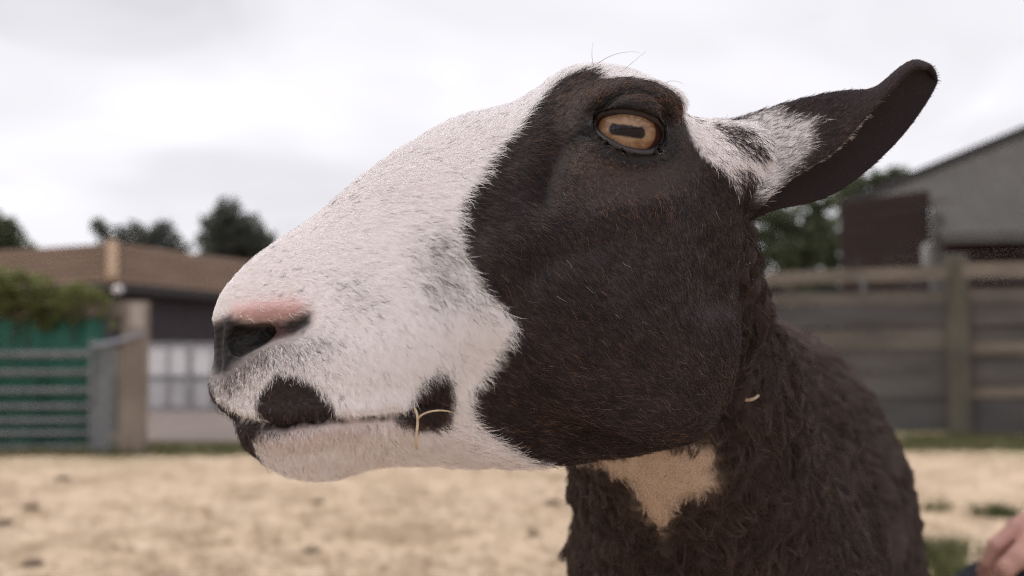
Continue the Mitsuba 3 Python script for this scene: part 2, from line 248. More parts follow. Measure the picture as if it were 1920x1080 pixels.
# --- fields in the head frame
gx = np.r_[np.arange(-140, 190, 2.0), np.arange(190, 1050, 20.0)]
gv = np.r_[np.arange(-1300, -80, 20.0), np.arange(-80, 82, 2.0)]
gz = np.r_[np.arange(-880, -120, 20.0), np.arange(-120, 122, 2.0)]
hx, hz, H2 = head_width()
ix, iz = np.meshgrid((np.clip(gx, hx[0], hx[-1]) - hx[0]) / 1.5, (np.clip(gz, hz[0], hz[-1]) - hz[0]) / 1.5, indexing='ij')
h2 = ndi.map_coordinates(H2, [ix, iz], order=1); gH = np.hypot(*np.gradient(H2, 1.5)); g2 = ndi.map_coordinates(gH, [ix, iz], order=1)
off = np.hypot(gx - np.clip(gx, hx[0], hx[-1]), 0)[:, None] + np.abs(gz - np.clip(gz, hz[0], hz[-1]))[None, :]
h2 = h2 - off * 28
F = (gv[None, :, None]**2 - h2[:, None, :]) / np.sqrt(g2[:, None, :]**2 + 4 * gv[None, :, None]**2 + 200)
F = F.astype(np.float32)
class Grid:
    def __init__(s, F, xs, vs, zs): s.F, s.g = F, (xs, vs, zs)
    def window(s, lo, hi):
        sl_ = tuple(slice(max(np.searchsorted(g, a) - 1, 0), np.searchsorted(g, b) + 1) for g, a, b in zip(s.g, lo, hi))
        return sl_, np.meshgrid(*[g[q] for g, q in zip(s.g, sl_)], indexing='ij', sparse=True)
    def add(s, fn, lo, hi, k, sign=1):
        w, p = s.window(np.asarray(lo) - k * 2, np.asarray(hi) + k * 2)
        d = fn(*p); f = s.F[w]
        s.F[w] = smin(f, d, k) if sign > 0 else -smin(-f, d, k)
    def ball(s, c, r, k=8, sign=1):
        c = np.asarray(c, float); s.add(lambda x, y, z: np.sqrt((x - c[0])**2 + (y - c[1])**2 + (z - c[2])**2) - r, c - r, c + r, k, sign)
    def limb(s, a, b, ra, rb, k=8, sign=1):
        a, b = np.asarray(a, float), np.asarray(b, float); ab = b - a; L = ab @ ab
        def fn(x, y, z):
            t = np.clip(((x - a[0]) * ab[0] + (y - a[1]) * ab[1] + (z - a[2]) * ab[2]) / L, 0, 1)
            return np.sqrt((x - a[0] - t * ab[0])**2 + (y - a[1] - t * ab[1])**2 + (z - a[2] - t * ab[2])**2) - (ra + (rb - ra) * t)
        r = max(ra, rb); s.add(fn, np.minimum(a, b) - r, np.maximum(a, b) + r, k, sign)
    def ellipsoid(s, c, axes, R, k=8, sign=1):
        """R: rows are the axes' directions"""
        c = np.asarray(c, float); big = max(axes)
        def fn(x, y, z):
            q = [((x - c[0]) * r[0] + (y - c[1]) * r[1] + (z - c[2]) * r[2]) / a for r, a in zip(R, axes)]
            n = np.sqrt(q[0]**2 + q[1]**2 + q[2]**2 + 1e-9); g = np.sqrt((q[0] / axes[0])**2 + (q[1] / axes[1])**2 + (q[2] / axes[2])**2 + 1e-12)
            return n * (n - 1) / g
        s.add(fn, c - big, c + big, k, sign)
G = Grid(F, gx, gv, gz)
EYE = np.array([60.0, 36.9, 63.2]); EYE_AXIS = np.array([-0.46, 0.87, -0.15]); EYE_AXIS /= np.linalg.norm(EYE_AXIS)
EYE_R, EYE_S = np.array([CA, SA, 0.0]), None
EYE_R = EYE_R - EYE_AXIS * (EYE_R @ EYE_AXIS); EYE_R /= np.linalg.norm(EYE_R); EYE_S = np.cross(EYE_R, EYE_AXIS); EYE_S *= np.sign(EYE_S[2])
MIR = np.array([1, -1, 1.0])
def almond(n=72):
    """the lids' edge in the eye's own plane (mm): right and up"""
    t = np.linspace(0, 2 * np.pi, n, endpoint=False); x = 15.4 * np.cos(t)
    up = 8.0 * np.sin(t).clip(0)**0.85 * (1 + 0.05 * np.cos(t)); dn = 8.7 * (-np.sin(t)).clip(0)**0.9 * (1 + 0.22 * np.cos(t))
    p = np.stack([x, up - dn], 1); a = math.radians(-11)
    return 1.05 * (p @ np.array([[math.cos(a), math.sin(a)], [-math.sin(a), math.cos(a)]]))
ALMOND = almond()
for s in (1, -1):
    M = MIR if s < 0 else 1
    G.ball(EYE * M, 21.5, 14)
    G.ellipsoid((EYE + 3 * EYE_R + 2 * EYE_AXIS + 13 * EYE_S) * M, (24, 19, 12), np.stack([EYE_R, EYE_AXIS, EYE_S]) * M, 9)      # brow
    G.ellipsoid((60, 38 * s, -40), (55, 14, 42), np.eye(3), 14)                                                            # chewing muscle
    G.ball((122, 36 * s, 54), 21, 20)                                                                                      # ear root
# neck, trunk and legs under the fleece
AXIS = w2l(HEAD_AT + np.array([0.18, 1, 0])); AXIS /= np.linalg.norm(AXIS)
NECK = [((112, -14, 16), 36), ((150, -84, -6), 42), ((196, -135, -67), 66), ((247, -181, -122), 74), ((298, -241, -198), 92), ((364, -318, -307), 112)]
for (a, ra), (b, rb) in zip(NECK, NECK[1:]): G.limb(a, b, ra, rb, 20)
TRUNK = np.array([607, -643, -253.0]); SIDE = np.cross(AXIS, [0, 0, 1]); SIDE /= np.linalg.norm(SIDE)
TR = np.stack([AXIS, SIDE, [0, 0, 1.0]])
G.ellipsoid(TRUNK, (500, 160, 230), TR, 40)
LEG_ROOTS = [(-330, 95), (-330, -95), (330, 95), (330, -95)]
for a, b in LEG_ROOTS:
    q = TRUNK + AXIS * a + SIDE * b
    if a < 0: J = [(0, 0, -150), (-40, 0, -330), (-30, 0, -560), (-45, 0, -585)]
    else: J = [(0, 0, -110), (-50, 0, -280), (60, 0, -400), (35, 0, -585)]
    J = [q + AXIS * j[0] + np.array([0, 0, j[2]]) for j in J]
    for (p0, p1, r0, r1) in zip(J, J[1:], (85, 42, 30), (48, 32, 34)): G.limb(p0, p1, r0, r1, 20)
# nostrils, near and far
for s in (1, -1):
    pts = [(-116.5, 13.5, -36.5, 6.0), (-110.5, 18.0, -34.0, 4.6), (-103.9, 22.8, -31.6, 3.8), (-97.7, 25.6, -29.8, 3.0), (-92.5, 27.2, -28.0, 2.2)]
    for p, q in zip(pts, pts[1:]): G.limb(np.array(p[:3]) * (1, s, 1), np.array(q[:3]) * (1, s, 1), p[3], q[3], 1.5, -1)
    G.limb((-114, 14 * s, -36), (-98, 12 * s, -30), 4.6, 3.5, 2, -1)
# the eye's opening
for s in (1, -1):
    M = MIR if s < 0 else np.ones(3)
    c = EYE * M; ax, er, es = EYE_AXIS * M, EYE_R * M, EYE_S * M
    w, p = G.window(c - 34, c + 34); q = [p[k] - c[k] for k in range(3)]
    a, b, d = (sum(q[k] * e[k] for k in range(3)) for e in (er, es, ax))
    ab = np.stack([a.ravel(), b.ravel()], 1); sd = signed(ALMOND * 0.99, ab).reshape(a.shape)
    G.F[w] = np.maximum(G.F[w], -np.maximum(sd, -d + 2))
v, f = surface_nets(G.F, gx, gv, gz)
body = largest(v, f)
body = relax(body, 2)
bv, bf = np.array(body.vertices), np.array(body.faces)
bn = normals_of(bv, bf)
ctr = bv.mean(0)
if ((bv[bf].mean(1) - ctr) * np.cross(bv[bf[:, 1]] - bv[bf[:, 0]], bv[bf[:, 2]] - bv[bf[:, 0]])).sum() < 0: bn = -bn
# --- relief: lips, creases, lids
HEADV = (bv[:, 0] < 185) & (bv[:, 1] > -82) & (bv[:, 2] > -118)
hv = np.nonzero(HEADV)[0]; sv = side_view(bv[hv])
def stroke(name, amp, sig):
    d = polydist(MARKS[name], sv, False); out = np.zeros(len(bv)); out[hv] = amp * np.exp(-(d / sig)**2); return out
disp = stroke('mouth_line', -5.0, 1.9) + stroke('lip_top', 2.2, 4.5) + stroke('lip_bot', 1.2, 5) + stroke('tear_pit', -4.4, 6) + stroke('ala', 4.2, 3.8) + stroke('philtrum', -2.2, 2.2)
disp += stroke('hollow', -4.6, 15) + stroke('crest', 3.4, 11) + stroke('temple', -4.8, 13) + stroke('masseter', 2.0, 22)
disp += stroke('brow_fold', -4.8, 2.8) + stroke('lid_low', -1.4, 2.0)
disp[hv] += 0.35 * (meshkit.fbm(bv[hv] / 9.0, 3, 4) - 0.5) * 2
bv = bv + bn * disp[:, None]
# bring the profile in by the depth of the coat
bv[hv] -= bn[hv] * 0.9
sgn = 1.0
bn = normals_of(bv, bf) * np.sign((normals_of(bv, bf) * bn).sum(1))[:, None]
# --- the coat's markings
SEED = np.random.default_rng(7)
def coat(l, jitter=1.0, rng=SEED):
    """fraction dark, brown, bare pink and bare black at head points l (mm)"""
    p = side_view(l); n = meshkit.fbm(l / 4.0, 3, 21)[:, None] - 0.5
    wob = 2.8 * (meshkit.fbm(np.c_[p / 5.0, np.zeros(len(p))], 3, 3) - 0.5) * jitter + jitter * rng.normal(0, 0.45, len(p))
    sd = lambda k: signed(MARKS[k], p) + wob
    S = lambda x, w: 1 / (1 + np.exp(np.clip(x / w, -30, 30)))
    dark = S(sd('dark_face'), 0.5)
    for k, w in (('lip_patch', 0.7), ('mouth_corner', 0.6), ('chin_dark', 1.0), ('lip_edge', 1.2)): dark = np.maximum(dark, S(sd(k), w))
    dark = np.maximum(dark, 0.42 * S(sd('grey_cheek'), 3.0)); dark = np.maximum(dark, 0.22 * S(sd('grey_muzzle'), 3.0))
    dark = np.maximum(dark, S(112 - l[:, 0], 1.0) * S(l[:, 2] - 40, 1.5))
    if 'ear_white' in MARKS:
        w = S(sd('ear_white'), 0.8); dark = np.where(l[:, 0] > 108, np.maximum(dark, 1 - w), dark); dark = np.maximum(dark, np.clip((l[:, 0] - 88) / 14, 0, 1) * (l[:, 2] > 30) * (0.06 + 0.36 * np.clip((meshkit.fbm(l / np.array([9, 5, 5.0]), 3, 77) - 0.42) * 4, 0, 1)))
    for k in ('ear_spot', 'ear_spot_low'):
        if k in MARKS: dark = np.maximum(dark, S(sd(k) - 1.6, 0.8))
    # speckles on the muzzle
    spk = meshkit.noise(l / 2.2, 31); dark = np.maximum(dark, np.where((spk > 0.90) & (p[:, 0] < -55), 0.5, 0) * S(sd('dark_face') * -1, 2))
    front = S(signed(MARKS['nostril'], p) - 11 + wob, 3.5) * S(p[:, 1] + 36, 2)
    dark = np.maximum(dark, 0.60 * front)
    brown = S(signed(MARKS['brown_eye'], p) + 2 * wob, 5)
    naked = S(signed(MARKS['nostril'], p) - 0.2 + 0.5 * wob, 0.6)
    line = np.exp(-(polydist(MARKS['mouth_line'], p, False) / 1.0)**2); naked = np.maximum(naked, line * 0.5); dark = np.maximum(dark, line)  # mouth slit darkened: the shade under the lip is put into the colour
    naked = np.maximum(naked, S(signed(MARKS['duct'], p) + 0.3 * wob, 0.5))
    pink = S(signed(MARKS['pink_nose'], p) + 0.5 * wob, 1.5); lip = np.maximum(S(signed(MARKS['lower_lip'], p) + wob, 2.0), 0.4 * S(signed(MARKS['chin_pink'], p) + wob, 2.5))  # chin zone: pink skin plus the shade of the underside, put into the colour
    return dark, brown, naked, pink, lip

# --- skin colours
def skin_colour(l):
    dark, brown, naked, pink, lip = coat(l, 0.5)
    c = np.array([0.725, 0.67, 0.675])[None] * np.ones((len(l), 1))
    mixto = lambda c, col, t: c * (1 - t[:, None]) + np.array(col)[None] * t[:, None]
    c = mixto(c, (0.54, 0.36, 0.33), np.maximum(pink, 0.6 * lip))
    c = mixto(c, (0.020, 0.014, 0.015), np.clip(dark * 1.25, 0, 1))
    c = mixto(c, (0.055, 0.033, 0.024), brown * 0.7 * (dark > 0.5))
    c = mixto(c, (0.53, 0.31, 0.30), pink * (1 - naked) * 0.85)
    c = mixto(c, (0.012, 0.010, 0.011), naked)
    inner = np.exp(-(((l - np.array([-106, 20, -33.0])) / np.array([6, 6, 3.0]))**2).sum(1)); c = mixto(c, (0.16, 0.06, 0.06), np.clip(inner, 0, 0.35))
    e = np.minimum(np.linalg.norm(l - EYE, axis=1), np.linalg.norm(l - EYE * MIR, axis=1)); c = mixto(c, (0.009, 0.007, 0.008), np.clip((27 - e) / 3, 0, 1) * 0.95)
    return c * (0.9 + 0.2 * meshkit.noise(l / 1.3, 9))[:, None]
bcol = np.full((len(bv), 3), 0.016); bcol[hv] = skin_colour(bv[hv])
scene['skin'] = {'type': 'twosided', 'bsdf': {'type': 'bumpmap', 'arbitrary': proc(lambda p, n, uv: fbm(p.x * 620, p.y * 620, p.z * 620, 3), eps=3e-4), 'scale': 0.0009, 'bsdf': {'type': 'principled', 'base_color': VC, 'roughness': 0.5, 'specular': 0.3}}}
SHEEP = thing('sheep', 'dark brown sheep with white blaze and muzzle and amber eye, close to the camera', 'sheep')
WV = l2w(bv)
def facing_out(v, f, n):
    c = np.cross(v[f[:, 1]] - v[f[:, 0]], v[f[:, 2]] - v[f[:, 0]]); return f if (c * n[f[:, 0]]).sum() > 0 else f[:, ::-1]
WN = bn @ BASIS
put('body', (WV, facing_out(WV, bf, WN)), 'skin', SHEEP, smooth=True, color=bcol)

# --- ears: a cupped leaf, rim to rim over the back
STATIONS = [((1300, 226), (1392, 398), (1396, 440)), ((1363, 232), (1428, 388), (1447, 396)), ((1430, 212), (1460, 352), (1500, 384)), ((1507, 190), (1520, 312), (1565, 362)),
            ((1580, 176), (1570, 278), (1630, 316)), ((1637, 171), (1626, 218), (1682, 265)), ((1670, 152), (1664, 178), (1716, 222)), ((1700, 128), (1697, 142), (1741, 184)), ((1728, 120), (1726, 128), (1756, 152))]
def ear_depth(px): return 0.605 + (px - 1390) / 367 * 0.03
def ear(points, n_u=70, n_w=40, thick=1.3):
    from scipy.interpolate import CubicSpline
    tt = np.linspace(0, 1, len(points)); cs = [CubicSpline(tt, [p[k] for p in points]) for k in range(3)]
    u = np.linspace(0, 1, n_u); out = []
    for uu in u:
        Tp, Np, Lp = (c(uu) for c in cs)
        b1 = 0.5 * (Tp + Np) + (0.5 * (Tp + Np) - Lp) * 0.10; b2 = 0.5 * (Tp + Lp) + (0.5 * (Tp + Lp) - Np) * 0.22
        s = CubicSpline([0, 0.22, 0.45, 0.75, 1], [Np, b1, Tp, b2, Lp])
        out.append(s(np.linspace(0, 1, n_w)))
    g = np.array(out)
    # close the tip
    tip = g[-1].mean(0) + (g[-1].mean(0) - g[-4].mean(0)) * 0.9
    for k, a in enumerate((0.35, 0.65, 0.88, 1.0)):
        q = g[n_u - 1] * (1 - a) + tip * a + (g[n_u - 1].mean(0) - g[n_u - 4].mean(0)) * (a * (1 - a)) * 1.2
        g = np.concatenate([g, q[None]])
    return g
def ear_mesh(g, thick):
    n, m, _ = g.shape; i, j = np.meshgrid(np.arange(n - 1), np.arange(m - 1), indexing='ij'); k = (i * m + j)
    q = np.stack([k, k + m, k + m + 1, k + 1], -1).reshape(-1, 4); f = np.vstack([q[:, [0, 1, 2]], q[:, [0, 2, 3]]])
    v = g.reshape(-1, 3); nn = normals_of(v, f)
    th = thick * np.interp(np.arange(m) / (m - 1), [0, 0.12, 0.88, 1], [0.5, 1, 1, 0.5]); th = np.tile(th, n)
    A, B = v + nn * th[:, None], v - nn * th[:, None]; o = len(v)
    F_ = [f, f[:, ::-1] + o]
    def strip(ids):
        ids = np.asarray(ids); a, b = ids[:-1], ids[1:]; return np.vstack([np.stack([a, a + o, b + o], 1), np.stack([a, b + o, b], 1)])
    F_ += [strip(np.arange(n) * m), strip((np.arange(n) * m + m - 1)[::-1]), strip(np.arange(m)[::-1]), strip((n - 1) * m + np.arange(m))]
    return np.vstack([A, B]), np.vstack(F_), nn
near_pts = [[w2l(at(*q, ear_depth(q[0]) + o)) for q, o in zip(s, (0.014, -0.004, 0.020))] for s in STATIONS]
near_pts[0] = [p + np.array([-4, -10, 0]) for p in near_pts[0]]
far_pts = []
for s in near_pts:                      # the other ear hangs back and lower
    row = []
    root = np.array([118, -45, 48.0])
    for p in s:
        q = p * MIR - root; a = math.radians(82); q = np.array([q[0] * math.cos(a) + q[1] * math.sin(a), -q[0] * math.sin(a) + q[1] * math.cos(a), q[2] - 0.62 * max(q[0], 0)])
        row.append(root + q)
    far_pts.append(row)
MARKS['ear_white'] = np.array([(1300,212),(1330,222),(1363,226),(1407,213),(1450,198),(1470,200),(1467,217),(1493,223),(1533,227),(1514,240),(1520,263),(1507,287),(1493,303),(1473,323),(1453,347),(1440,388),(1413,373),(1393,357),(1388,335),(1378,325),(1357,307),(1327,290),(1300,258),(1280,230)], float)
MARKS['ear_spot'] = np.array([(1335,233),(1363,240),(1395,250),(1415,275),(1425,290),(1410,298),(1385,290),(1365,270),(1345,250)], float)
MARKS['ear_spot_low'] = np.array([(1365,322),(1390,320),(1408,335),(1405,350),(1390,352),(1372,340)], float)
for k in ('ear_white', 'ear_spot', 'ear_spot_low'):
    MARKS[k] = side_view(np.array([w2l(at(x, y, ear_depth(x) + 0.004)) for x, y in MARKS[k]]))
scene['ear_skin'] = {'type': 'twosided', 'bsdf': {'type': 'principled', 'base_color': VC, 'roughness': 0.8, 'specular': 0.15}}
def ear_coat(l, jitter, rng=SEED):
    p = side_view(l); wob = jitter * (5 * (meshkit.fbm(l / 5.0, 3, 3) - 0.5) + rng.normal(0, 0.6, len(p))); S = lambda x, w: 1 / (1 + np.exp(np.clip(x / w, -30, 30)))
    d = 1 - S(signed(MARKS['ear_white'], p) + wob, 1.0)
    for k in ('ear_spot', 'ear_spot_low'): d = np.maximum(d, S(signed(MARKS[k], p) - 1.6 + 0.7 * wob, 0.8))
    return d
ear_geo = []
for side, pts in ((1, near_pts), (-1, far_pts)):
    g = ear(pts); vv, ff, nn = ear_mesh(g, 1.5)
    half = len(vv) // 2; outer_first = True
    # which face looks outwards (towards the back of the ear)?
    mid = g[:, g.shape[1] // 2]; hollow = 0.5 * (g[:, 0] + g[:, -1]) - mid
    outward = (nn.reshape(g.shape)[:, g.shape[1] // 2] * hollow).sum() < 0
    dark = ear_coat(vv, 0.6); is_outer = np.zeros(len(vv), bool); is_outer[:half] = outward; is_outer[half:] = not outward
    dark = np.where(is_outer, dark, 1.0)
    c = np.array([0.58, 0.555, 0.565]) * (1 - dark[:, None]) + np.array([0.028, 0.020, 0.022]) * dark[:, None]
    wv = l2w(vv)
    put('ear', (wv, ff), 'ear_skin', SHEEP, smooth=True, color=c)
    ear_geo.append((vv, ff, is_outer, g, side))

# --- eyes
def iris_colour(p, n, uv):
    x, y = (uv.x - 0.5) * 40, (uv.y - 0.5) * 40
    r = dr.sqrt(x * x + (y * 1.28) * (y * 1.28)); a = dr.atan2(y, x)
    streak = fbm(a * 9, r * 0.35, 3.0, 3)
    iris = mix((0.235, 0.135, 0.075), (0.345, 0.225, 0.140), smoothstep(0.3, 0.75, streak))
    iris = mix(iris, (0.22, 0.105, 0.055), smoothstep(10.4, 12.8, r) * 0.8)
    iris = mix(iris, (0.42, 0.30, 0.20), smoothstep(7.5, 5.5, r) * 0.5)
    w = 0.5 * (noise(x * 1.1 + 5, 2.0) - 0.5)
    q = dr.maximum(dr.abs(x) - 6.0, 0); pupil = dr.sqrt(q * q * 1.3 + (y + w * dr.select(y > 0, 1.3, 0.5)) * (y + w * dr.select(y > 0, 1.3, 0.5))) - 2.5
    c = mix((0.012, 0.010, 0.013), iris, smoothstep(-0.5, 0.9, pupil))
    return mix(c, (0.05, 0.022, 0.018), smoothstep(12.6, 13.8, r))
scene['eye_surface'] = {'type': 'plastic', 'diffuse_reflectance': proc(iris_colour), 'int_ior': 1.376, 'nonlinear': False}
bsdf('lid_skin', lambda p, n, uv: mix((0.020, 0.015, 0.016), (0.050, 0.036, 0.036), fbm(p.x * 900, p.y * 900, p.z * 900, 3)), 0.5, specular=0.35)
bsdf('lid_grey', lambda p, n, uv: mix((0.024, 0.020, 0.022), (0.050, 0.042, 0.045), fbm(p.x * 900, p.y * 900, p.z * 900, 3)), 0.45, specular=0.4)
for s in (1, -1):
    M = MIR if s < 0 else np.ones(3)
    th, ph = np.meshgrid(np.linspace(0, np.pi / 2 * 1.15, 60), np.linspace(0, 2 * np.pi, 97), indexing='ij')
    R_ = 17.6 + 1.2 * np.exp(-(th / 0.55)**4)                                                     # the cornea stands a little proud
    e = R_ * np.sin(th) * np.cos(ph); u_ = R_ * np.sin(th) * np.sin(ph); d_ = R_ * np.cos(th)
    P_ = (EYE + e[..., None] * EYE_R + u_[..., None] * EYE_S + d_[..., None] * EYE_AXIS).reshape(-1, 3) * M
    n_, m_ = th.shape; i, j = np.meshgrid(np.arange(n_ - 1), np.arange(m_ - 1), indexing='ij'); k = i * m_ + j
    q = np.stack([k, k + m_, k + m_ + 1, k + 1], -1).reshape(-1, 4); ff = np.vstack([q[:, [0, 1, 2]], q[:, [0, 2, 3]]])
    w = l2w(P_); ff = facing_out(w, ff, w - l2w(EYE * M))
    t0 = math.radians(-9); ec, uc = e + 1.3, u_ + 0.5
    er = ec * math.cos(t0) + uc * math.sin(t0) * 1; ur = -ec * math.sin(t0) + uc * math.cos(t0)
    put('eyeball', (w, ff), 'eye_surface', SHEEP, smooth=True, uv=np.stack([er.ravel() / 40 + 0.5, ur.ravel() / 40 + 0.5], 1))
    for nm, rng_ in (('upper_eyelid', (-4, 41)), ('lower_eyelid', (33, 76))):
        ids = np.arange(*rng_) % len(ALMOND); a = ALMOND[ids]
        rr = np.hypot(a[:, 0], a[:, 1]); dep = np.sqrt(np.maximum(18.4**2 - rr**2, 9))
        L_ = EYE + a[:, :1] * 1.03 * EYE_R + a[:, 1:] * 1.03 * EYE_S + dep[:, None] * EYE_AXIS
        w_ = np.sin(np.linspace(0, np.pi, len(ids)))
        rad = (1.2 + (0.9 if nm[0] == 'u' else 0.8) * w_**0.6 + 0.05 * np.sin(np.arange(len(ids)) * 0.9)) / 1000
        put(nm, tube(l2w(L_ * M), rad, 14), 'lid_skin' if nm[0] == 'u' else 'lid_grey', SHEEP, smooth=True)


# --- the fleece: neck and trunk in tight dark locks
fx, fv_, fz = np.r_[np.arange(60, 460, 4.0), np.arange(460, 1300, 14.0)], np.r_[np.arange(-1420, -440, 14.0), np.arange(-440, 40, 4.0)], np.r_[np.arange(-620, -400, 14.0), np.arange(-400, 130, 4.0)]
FG = Grid(np.full((len(fx), len(fv_), len(fz)), 1e3, np.float32), fx, fv_, fz)
FL = [((130, -40, 18), 40), ((138, -60, 22), 44), ((145, -84, 14), 52), ((160, -102, -18), 62), ((193, -133, -67), 71), ((238, -178, -122), 80), ((298, -241, -198), 108), ((364, -318, -307), 130)]
for (a, ra), (b, rb) in zip(FL, FL[1:]): FG.limb(a, b, ra, rb, 22)
FG.ellipsoid(TRUNK, (540, 168, 268), TR, 14)
FG.ellipsoid(TRUNK - AXIS * 260 + np.array([0, 0, 24]), (190, 156, 232), TR, 10)
v, f = surface_nets(FG.F, fx, fv_, fz); fl = relax(largest(v, f), 3)
near = fl.vertices[fl.faces].mean(1); near = (near[:, 0] < 470) & (near[:, 1] > -450) & (near[:, 2] > -410)
fv2, ff2 = np.array(fl.vertices), np.array(fl.faces)
fnn = normals_of(fv2, ff2)
if (fnn * (fv2 - fv2.mean(0))).sum() < 0: ff2 = ff2[:, ::-1]; fnn = -fnn
def locks(p):
    """height of the fleece's lumps (mm): locks a finger wide hanging down, crimped across"""
    q = p / np.array([9.5, 9.5, 34.0]); q = q + 1.5 * (np.stack([meshkit.fbm(p / np.array([15, 15, 26]) + k * 9.1, 2, 50 + k) for k in range(3)], 1) - 0.5)
    r = np.abs(meshkit.noise(q, 61) - 0.5) * 2; r2 = np.abs(meshkit.noise(q * 2.3 + 4, 62) - 0.5) * 2
    r3 = np.abs(meshkit.noise(q * 4.6 + 9, 63) - 0.5) * 2
    amp = 0.20 + 1.5 * meshkit.fbm(p / 24, 2, 71)
    return 0.85 * amp * (6.5 * (1 - (1 - r)**2) + 4.5 * r2 + 3.0 * r3 - 6) + 6 * (meshkit.fbm(p / 45, 2, 70) - 0.5)
PATCH = np.array([(1085,868),(1200,840),(1340,836),(1332,880),(1347,915),(1310,932),(1265,950),(1270,985),(1255,1014),(1235,990),(1215,962),(1195,935),(1180,910),(1150,888)], float)
PATCH = np.array([((q[0] - HEAD_AT[0]) * 1000, w2l(q)[2]) for q in (at(x, y, 0.735) for x, y in PATCH)])
def throat(l):
    w = l2w(l); p = np.stack([(w[:, 0] - HEAD_AT[0]) * 1000, l[:, 2]], 1)
    wob = 8 * (meshkit.fbm(l / 12, 3, 90) - 0.5)
    return (1 / (1 + np.exp(np.clip((signed(PATCH, p) + wob) / 1.6, -30, 30)))) * (l[:, 1] > -330)
th_ = throat(fv2)
hgt = locks(fv2) * (1 - 0.85 * th_) * (1 - 0.5 * np.clip((-fv2[:, 1] - 330) / 120, 0, 1))
fv3 = fv2 + fnn * hgt[:, None]
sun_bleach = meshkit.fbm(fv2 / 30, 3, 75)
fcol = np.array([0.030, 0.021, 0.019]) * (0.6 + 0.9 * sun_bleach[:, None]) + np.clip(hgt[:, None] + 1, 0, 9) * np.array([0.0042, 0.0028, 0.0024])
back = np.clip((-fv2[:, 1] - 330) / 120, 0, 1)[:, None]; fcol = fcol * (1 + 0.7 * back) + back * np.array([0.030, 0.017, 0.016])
fcol = fcol * (1 - th_[:, None]) + np.array([0.50, 0.385, 0.30]) * th_[:, None]
scene['wool_base'] = {'type': 'twosided', 'bsdf': {'type': 'principled', 'base_color': VC, 'roughness': 0.9, 'specular': 0.15, 'sheen': 0.4}}
put('fleece', (l2w(fv3), facing_out(l2w(fv3), ff2, fnn @ BASIS)), 'wool_base', SHEEP, smooth=True, color=fcol)
FN = normals_of(fv3, ff2)

# --- hair
def fibre(name, col, rough, spec):
    scene[name] = {'type': 'twosided', 'bsdf': {'type': 'principled', 'base_color': rgb(*col), 'roughness': rough, 'specular': spec}}
fibre('hair_white', (0.90, 0.885, 0.90), 0.5, 0.3); fibre('hair_dark', (0.0180, 0.0094, 0.0106), 0.40, 0.30); fibre('hair_dark_sheen', (0.046, 0.027, 0.027), 0.42, 0.4); fibre('hair_chin_shade', (0.68, 0.585, 0.56), 0.5, 0.3); fibre('hair_brown', (0.155, 0.083, 0.052), 0.5, 0.4); fibre('hair_grey', (0.30, 0.26, 0.25), 0.5, 0.4)
fibre('wool_dark', (0.048, 0.032, 0.029), 0.65, 0.25); fibre('wool_tip', (0.105, 0.072, 0.060), 0.65, 0.25); fibre('wool_cream', (0.60, 0.47, 0.38), 0.6, 0.25)
def scatter(v, f, n, w, rng, vn):
    a, b, c = v[f[:, 0]], v[f[:, 1]], v[f[:, 2]]; ar = np.linalg.norm(np.cross(b - a, c - a), axis=1) * w[f].mean(1)
    k = rng.choice(len(f), n, p=ar / ar.sum()); r1, r2 = np.sqrt(rng.random(n)), rng.random(n); bc = np.stack([1 - r1, r1 * (1 - r2), r1 * r2], 1)
    p = (v[f[k]] * bc[..., None]).sum(1); q = (vn[f[k]] * bc[..., None]).sum(1); return p, q / np.linalg.norm(q, axis=1, keepdims=True), k
flow_fit = RBFInterpolator(FLOW[:, :2], np.stack([np.cos(np.radians(FLOW[:, 2])), -np.sin(np.radians(FLOW[:, 2]))], 1), kernel='linear', smoothing=3)
def hair_dir(l, n):
    d2 = flow_fit(side_view(l)); vs = np.where(l[:, 1] < -4, -1, 1)
    d = np.stack([d2[:, 0] * CA, d2[:, 0] * SA * vs, d2[:, 1]], 1); d = d - n * (d * n).sum(1)[:, None]
    return d / (np.linalg.norm(d, axis=1, keepdims=True) + 1e-9)
def grow(l, n, d, L, lift, rng, k=4, droop=0.0, curl=None):
    """fibres (mm) that leave the skin and lie down along d"""
    m = len(l); d = d + rng.normal(0, 0.16, (m, 3)); d = d - n * (d * n).sum(1)[:, None]; d /= np.linalg.norm(d, axis=1, keepdims=True)
    s = np.linspace(0, 1, k)[None, :, None]; Lc = L[:, None, None]; lf = (lift * rng.uniform(0.5, 1.7, m))[:, None, None]
    side = np.cross(n, d) * rng.normal(0, 0.22, (m, 1))
    P = l[:, None] - 0.4 * n[:, None] + Lc * (d[:, None] * s * (1 - 0.12 * s) + n[:, None] * lf * (1.5 * s - 0.85 * s * s) + side[:, None] * s * s)
    return P
rng = np.random.default_rng(11)
# head
fc = bv[bf].mean(1); keep = (fc[:, 0] < 183) & (fc[:, 1] > -80) & (fc[:, 2] > -116); hf = bf[keep]
def lid_zone(p):
    out = np.zeros(len(p), bool)
    for M in (np.ones(3), MIR):
        q = (p - EYE * M) * M; near_ = np.linalg.norm(q, axis=1) < 30
        out[near_] |= (signed(ALMOND * np.where(ALMOND[:, 1:] > 0, [[1.2, 1.5]], [[1.14, 1.16]]), np.stack([q[near_] @ EYE_R, q[near_] @ EYE_S], 1)) < 0) & (q[near_] @ EYE_AXIS > 0)
    return out
wgt = np.where(bv[:, 1] > -12, 1.0, 0.3) * np.where(lid_zone(bv), 0.0, 1.0)
N_HAIR = 180000
l, n, _ = scatter(bv, hf, N_HAIR, wgt, rng, bn)
dark, brown, naked, pink, lip = coat(l, 1.0, rng)
from_fleece = ndi.map_coordinates(FG.F, [np.interp(l[:, i], g, np.arange(len(g))) for i, g in enumerate((fx, fv_, fz))], order=1, mode='nearest')
